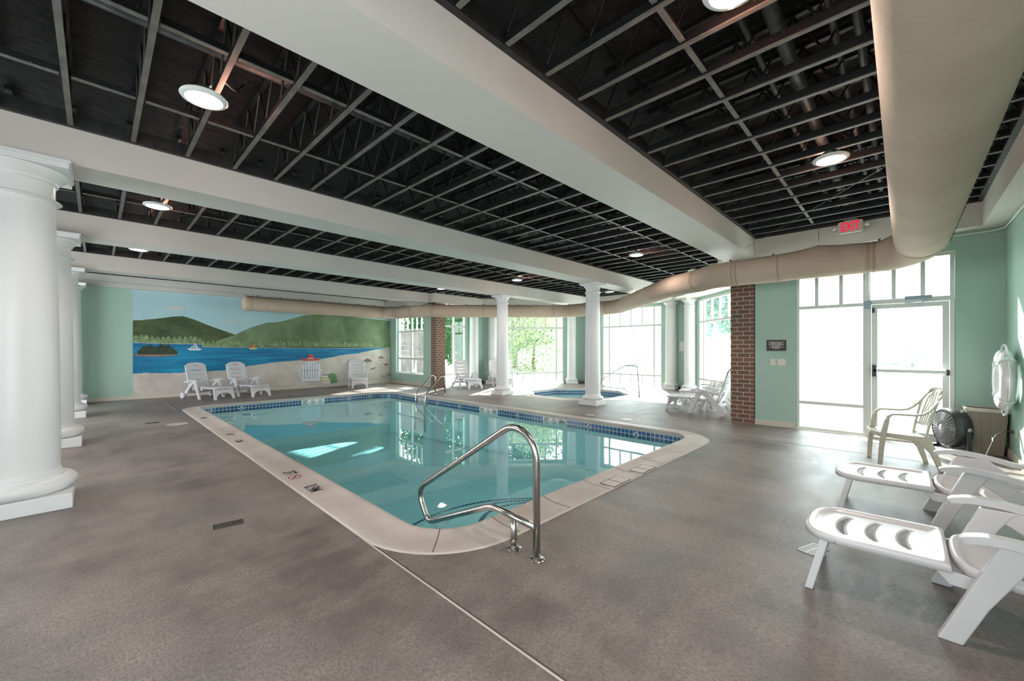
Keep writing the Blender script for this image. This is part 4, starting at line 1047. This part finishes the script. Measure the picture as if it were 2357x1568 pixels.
art('painted_shore', [wtop+[(x, z-.05) for x, z in reversed(wtop)]], 'rock')
art('painted_lake', [[(x, z-.022) for x, z in wtop]+[(XR,.6),(XL,.6)]], 'water')
sd_ = [(.711,.718),(.967,.73),(1.296,.706),(1.748,.704),(2.312,.717),(2.822,.734),(3.348,.834),(3.732,.881),(4.259,.955),(4.816,.992),(5.088,1.011),(5.821,1.037),(6.252,1.118),(6.701,1.194),(7.169,1.236),(7.659,1.342),(8.17,1.423),(XR,1.476)]
sd2 = []
for a, b in zip(sd_, sd_[1:]):
    for k in range(6): t = k/6; sd2.append((a[0]+(b[0]-a[0])*t, a[1]+(b[1]-a[1])*t+.006*sin(17*(a[0]+t))+.004*sin(41*(a[0]+t*.7))))
art('painted_beach', [sd2+[(XR,1.476),(XR,.1),(XL,.1)]], 'sand')
art('painted_island', [[(.76,1.24),(.8,1.21),(1.2,1.185),(1.6,1.21),(1.68,1.245),(1.66,1.28),(.8,1.27)]], 'brown')
isl = []
for x, zt in ((.86,1.42),(.93,1.5),(1.0,1.53),(1.08,1.55),(1.16,1.5),(1.24,1.50),(1.31,1.57),(1.38,1.53),(1.46,1.55),(1.54,1.47),(1.61,1.4)):
    isl.append([(x-.06,1.25),(x-.062,1.25+(zt-1.25)*.6),(x-.03,zt-.03),(x,zt),(x+.03,zt-.03),(x+.062,1.25+(zt-1.25)*.6),(x+.06,1.25)])
art('painted_island_trees', isl, 'dtree')
art('painted_red_boat', [[(.711,1.225),(.8,1.26),(.81,1.285),(.711,1.25)]], 'red')
art('painted_sailboat', [[(1.891,1.427),(2.268,1.417),(2.196,1.367),(1.955,1.367)], [(1.965,1.435),(2.04,1.53),(2.01,1.435)], [(2.03,1.435),(2.085,1.61),(2.07,1.435)], [(2.10,1.60),(2.16,1.44),(2.09,1.435)], [(2.115,1.5),(2.2,1.44),(2.17,1.435)]], 'white')
art('painted_sailboat', [[(3.496,1.446),(3.732,1.43),(3.698,1.395),(3.53,1.395)], [(3.622,1.58),(3.66,1.45),(3.62,1.45)]], 'yel')
art('painted_sail', [[(3.513,1.457),(3.613,1.605),(3.613,1.458)]], 'red')
cp_ = []
for k in range(7):
    x0 = 5.10+.094*k; u = (k-3)/3; zt = 1.01-.13*u*u; cp_.append([(x0+.02+u*-.02,.33),(x0+.085+u*-.02,.33),(x0+.088,zt-.02),(x0+.045,zt),(x0+.004,zt-.02)])
art('painted_deck_chair', cp_+[[(4.97,.66),(5.12,.69),(5.12,.64),(4.97,.635)], [(5.68,.69),(5.81,.65),(5.81,.62),(5.68,.64)], [(5.10,.36),(5.72,.34),(5.70,.24),(5.13,.26)], [(5.02,.64),(5.06,.64),(5.15,.22),(5.11,.22)], [(5.74,.64),(5.78,.63),(5.72,.2),(5.68,.2)]], 'white')
art('painted_chair_shade', [[(5.08,.655),(5.75,.63),(5.75,.615),(5.08,.64)], [(5.12,.255),(5.71,.235),(5.71,.22),(5.12,.24)]]+[[(x,.34),(x+.008,.34),(x+.008,.92),(x,.92)] for x in (5.19,5.285,5.38,5.475,5.57,5.66)], 'blue')
art('painted_sun_hat', [ell(5.41,1.03,.345,.05), ell(5.407,1.12,.10,.10)], 'red'); art('painted_hat_band', [[(5.31,1.08),(5.5,1.075),(5.5,1.05),(5.31,1.055)]], 'white')
art('painted_beach_bag', [[(5.79,.42),(5.82,.14),(6.12,.115),(6.12,.44)]], 'white')
art('painted_bag_stripe', [[(5.8,.36),(6.12,.37),(6.12,.32),(5.805,.31)], [(5.81,.26),(6.12,.26),(6.12,.21),(5.815,.21)]], 'yel')
art('painted_towel', [[(5.98,.44),(6.05,.475),(6.25,.48),(6.32,.40),(6.365,.14),(6.12,.11),(6.10,.3)]], 'towel')
art('painted_bag_handle', [[(5.83,.43),(5.87,.47),(5.95,.47),(5.98,.42),(5.965,.42),(5.94,.455),(5.88,.455),(5.845,.42)], [(6.0,.35),(6.05,.28),(6.10,.30),(6.09,.32),(6.05,.30),(6.015,.36)], [(6.08,.47),(6.12,.50),(6.17,.50),(6.2,.47),(6.17,.485),(6.12,.485)]], 'dark')
art('painted_umbrella', [[(7.362,.922),(7.46,.985),(7.574,1.034),(7.69,.98),(7.784,.916),(7.69,.905),(7.574,.915),(7.46,.91)], [(7.566,.92),(7.582,.92),(7.582,.74),(7.566,.74)], [(7.988,1.037),(8.07,1.09),(8.149,1.127),(8.23,1.085),(8.301,1.032),(8.149,1.03)], [(8.135,1.03),(8.149,1.03),(8.135,.86),(8.122,.86)], [(7.68,.60),(7.90,.68),(7.95,.66),(7.86,.59),(7.74,.57)], [(8.26,.77),(8.36,.80),(8.50,.79),(8.46,.74),(8.34,.72)], [(7.5,.70),(7.66,.69),(7.66,.68),(7.5,.69)], [(8.15,.83),(8.34,.79),(8.34,.785),(8.15,.82)]], 'brown')
art('painted_umbrella_base', [ell(7.56,.73,.05,.025), ell(8.12,.86,.05,.022)], 'white')
art('painted_beach_grass', [ell(8.15+random.uniform(0,.36), .22+.12*random.random(), .012, .010, 6) for _ in range(26)]+[ell(8.42+random.uniform(0,.12), .28+.1*random.random(), .02, .012, 6) for _ in range(10)], 'dark')

# ------------------------------------------------------------------ outside
struct(holed_plane('ground', [(8.85,-30),(70,-30),(70,60),(8.85,60),(8.85,12.5),(11.1,12.5),(14.25,9.55),(14.25,5.25),(11.3,2.3),(8.85,2.3)], [], -.03, plain('pale_pavement', srgb(222,220,214), .9, var=.04, scale=.5)))
def crown_mesh(name, mat, n_, R_, sz, squash=1.0, hollow=.45):
    mb = MB()
    for _ in range(n_):
        d = Vector((random.gauss(0,1), random.gauss(0,1), random.gauss(0,1))).normalized(); rr = R_*(hollow+(1-hollow)*random.random()**.5)*(1+.22*sin(5*d.x+3*d.z)*cos(4*d.y))
        p = d*rr; p.z *= squash; a = Vector((random.gauss(0,1), random.gauss(0,1), random.gauss(0,1))).normalized(); b = a.orthogonal().normalized(); s_ = sz*random.uniform(.6,1.3)
        mb.add([p-a*s_, p+b*s_*.5, p+a*s_, p-b*s_*.5], [(0,1,2,3)])
    return mb.mesh(name, mat)
cs = {'shrub': crown_mesh('foliage', M['leaf_shrub'], 15000, 2.7, .075), 'green': crown_mesh('foliage', M['leaf_green'], 5000, 2.3, .14), 'mid': crown_mesh('foliage', M['leaf_mid'], 2600, 1.9, .16), 'pale': crown_mesh('foliage', M['leaf_hazed'], 2600, 1.9, .16)}
def tree(kind, x, y, z, sc, lab, trunk=True, name='tree', cat='tree', g='trees outside'):
    e = empty(name, (x,y,-.03), random.uniform(0,6), label=lab, cat=cat, group=g)
    o = bpy.data.objects.new('foliage', cs[kind]); col.objects.link(o); o.parent = e; o.location = (0,0,z); o.scale = (sc,sc,sc)
    h = max(.5, z-.6*sc)
    MB().tube([(0,0,0),(.05,0,h*.6),(0,.05,h+.6*sc)], [.14*sc,.10*sc,.06*sc], 8).build('trunk', M['bark'] if kind in ('green','shrub') else M['haze_painted_bark'], e, smooth=True)
tree('shrub', 18.2,15.8,1.9,1.0,'large pale green bush filling the window left of centre', name='bush', cat='bush')
tree('green', 14.0,19.2,3.2,1.0,'green tree seen through the window behind the brick pillar'); tree('green', 19.5,23.5,2.6,1.1,'darker green tree left of the pale bush')
tree('green', 22.5,21.5,4.6,1.5,'tall green tree rising behind the pale bush')
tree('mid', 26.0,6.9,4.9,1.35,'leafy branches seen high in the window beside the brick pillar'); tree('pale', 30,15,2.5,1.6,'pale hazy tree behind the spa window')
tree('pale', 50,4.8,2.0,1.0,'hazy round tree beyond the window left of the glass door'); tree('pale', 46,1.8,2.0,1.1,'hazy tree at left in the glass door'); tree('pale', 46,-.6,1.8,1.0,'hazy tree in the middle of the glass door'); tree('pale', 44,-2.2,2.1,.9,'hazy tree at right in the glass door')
fe = empty('board_fence', (10.7,14.9,0), 0, label='weathered grey board fence outside the window beside the mural', cat='fence')
bm_ = plain('weathered_board', srgb(84,76,72), .9, var=.25, scale=2.5)
for k in range(9):
    z = .0+k*.265; MB().box(-.02,.02,0,6,z,z+.262).build('board', bm_, fe)
for y in (0,2,4,5.9): MB().box(.02,.11,y,y+.1,0,2.4).build('post', bm_, fe)
ln = tag(MB().prism([(-.28,0),(.02,0),(.02,.95),(-.28,.15)], -.015, .015, mat=basis((9.3,14.55,.0),(.1,-1,0),(-.05,0,1),(1,0,0))).build('leaning_panel', M['frame']), 'white angled panel leaning outside the far window', 'panel')
st_ = MB()
for _ in range(160):
    x, y = random.uniform(9.2,13), random.uniform(12.9,16); r = random.uniform(.05,.12); st_.lathe([(r*.7,-.04),(r,.0),(r*.6,r*.6),(.01,r*.75)], x, y, 7, cap=False)
tag(st_.build('gravel_bed', M['stone'], smooth=True), 'pale rounded stones outside the window behind the far lounger', 'gravel', kind='stuff')
tag(MB().lathe([(.09,0),(.09,.8),(.06,.88),(.001,.9)], 17.5,3.3,12).build('bollard', M['closer'], smooth=True), 'small grey post standing outside left of the door', 'post')

# ------------------------------------------------------------------ camera, light, world
sc = bpy.context.scene
cam = bpy.data.cameras.new('camera'); cam.sensor_width = 36; cam.lens = 928/2357*36; cam.shift_y = 20.2/2357; cam.clip_start = .05; cam.clip_end = 300
co = bpy.data.objects.new('camera', cam); col.objects.link(co); co.location = (0,0,1.4); co.rotation_euler = (radians(90), 0, radians(44.12-90)); sc.camera = co
w = bpy.data.worlds.new('sky'); sc.world = w; w.use_nodes = True; nt = w.node_tree; nt.nodes.clear()
bg = nt.nodes.new('ShaderNodeBackground'); ow = nt.nodes.new('ShaderNodeOutputWorld'); bg.inputs[0].default_value = (.90,.96,1,1); bg.inputs[1].default_value = 3.7; nt.links.new(bg.outputs[0], ow.inputs[0])
sun = bpy.data.lights.new('sun', 'SUN'); sun.energy = 9; sun.angle = radians(1.5); sun.color = (1,.97,.92)
so2 = bpy.data.objects.new('sun', sun); col.objects.link(so2); so2.rotation_euler = Vector((.86,.51,.65)).to_track_quat('Z','Y').to_euler(); so2.location = (20,10,15)
def portal(mtx, s0, s1, z0, z1, nm='window_portal'):
    """daylight portal: only guides sampling of the sky through this opening"""
    L = bpy.data.lights.new(nm, 'AREA'); L.shape = 'RECTANGLE'; L.size = s1-s0; L.size_y = z1-z0; L.cycles.is_portal = True
    o = bpy.data.objects.new(nm, L); col.objects.link(o)
    c = mtx @ Vector(((s0+s1)/2, .25, (z0+z1)/2)); xa = Vector((mtx[0][0],mtx[1][0],0)); out = Vector((mtx[0][1],mtx[1][1],0))
    # light points along its local -Z: into the room
    za = out; ya = Vector((0,0,1)); xa = ya.cross(za)
    o.matrix_world = basis(c, xa, ya, za)
LW = basis((-3,-1.2,0),(0,1,0),(-1,0,0),(0,0,1))
for m_, a_, b_, c_, d_ in ((flip(mW1),.15,1.24,0,3),(flip(mW2),*W2,0,3),(flip(mW3),*W3,0,3),(flip(mW4),*W4,0,3),(flip(mW5),.6,1.8,0,3),(mX,S(15.0),S(13.0),.44,2.85),(mD,D(1.36),D(-.54),0,2.83),
      (LW,1.2,3.4,.9,2.7),(LW,6.6,8.8,.9,2.7),(LW,11.0,15.4,.5,2.9),(basis((8.8,-1,0),(-1,0,0),(0,-1,0),(0,0,1)),8.3,10.6,.5,2.8)):  # portals of the added unseen openings in left and right walls
    portal(m_, a_, b_, c_, d_)
vs_ = sc.view_settings; vs_.view_transform = 'Standard'; vs_.look = 'None'; vs_.gamma = 1; vs_.use_curve_mapping = False; vs_.exposure = 1.35
c = sc.cycles; c.max_bounces = 10; c.diffuse_bounces = 5; c.glossy_bounces = 4; c.transmission_bounces = 4; c.transparent_max_bounces = 12; c.caustics_reflective = False; c.caustics_refractive = False
c.sample_clamp_indirect = 6; c.use_denoising = True
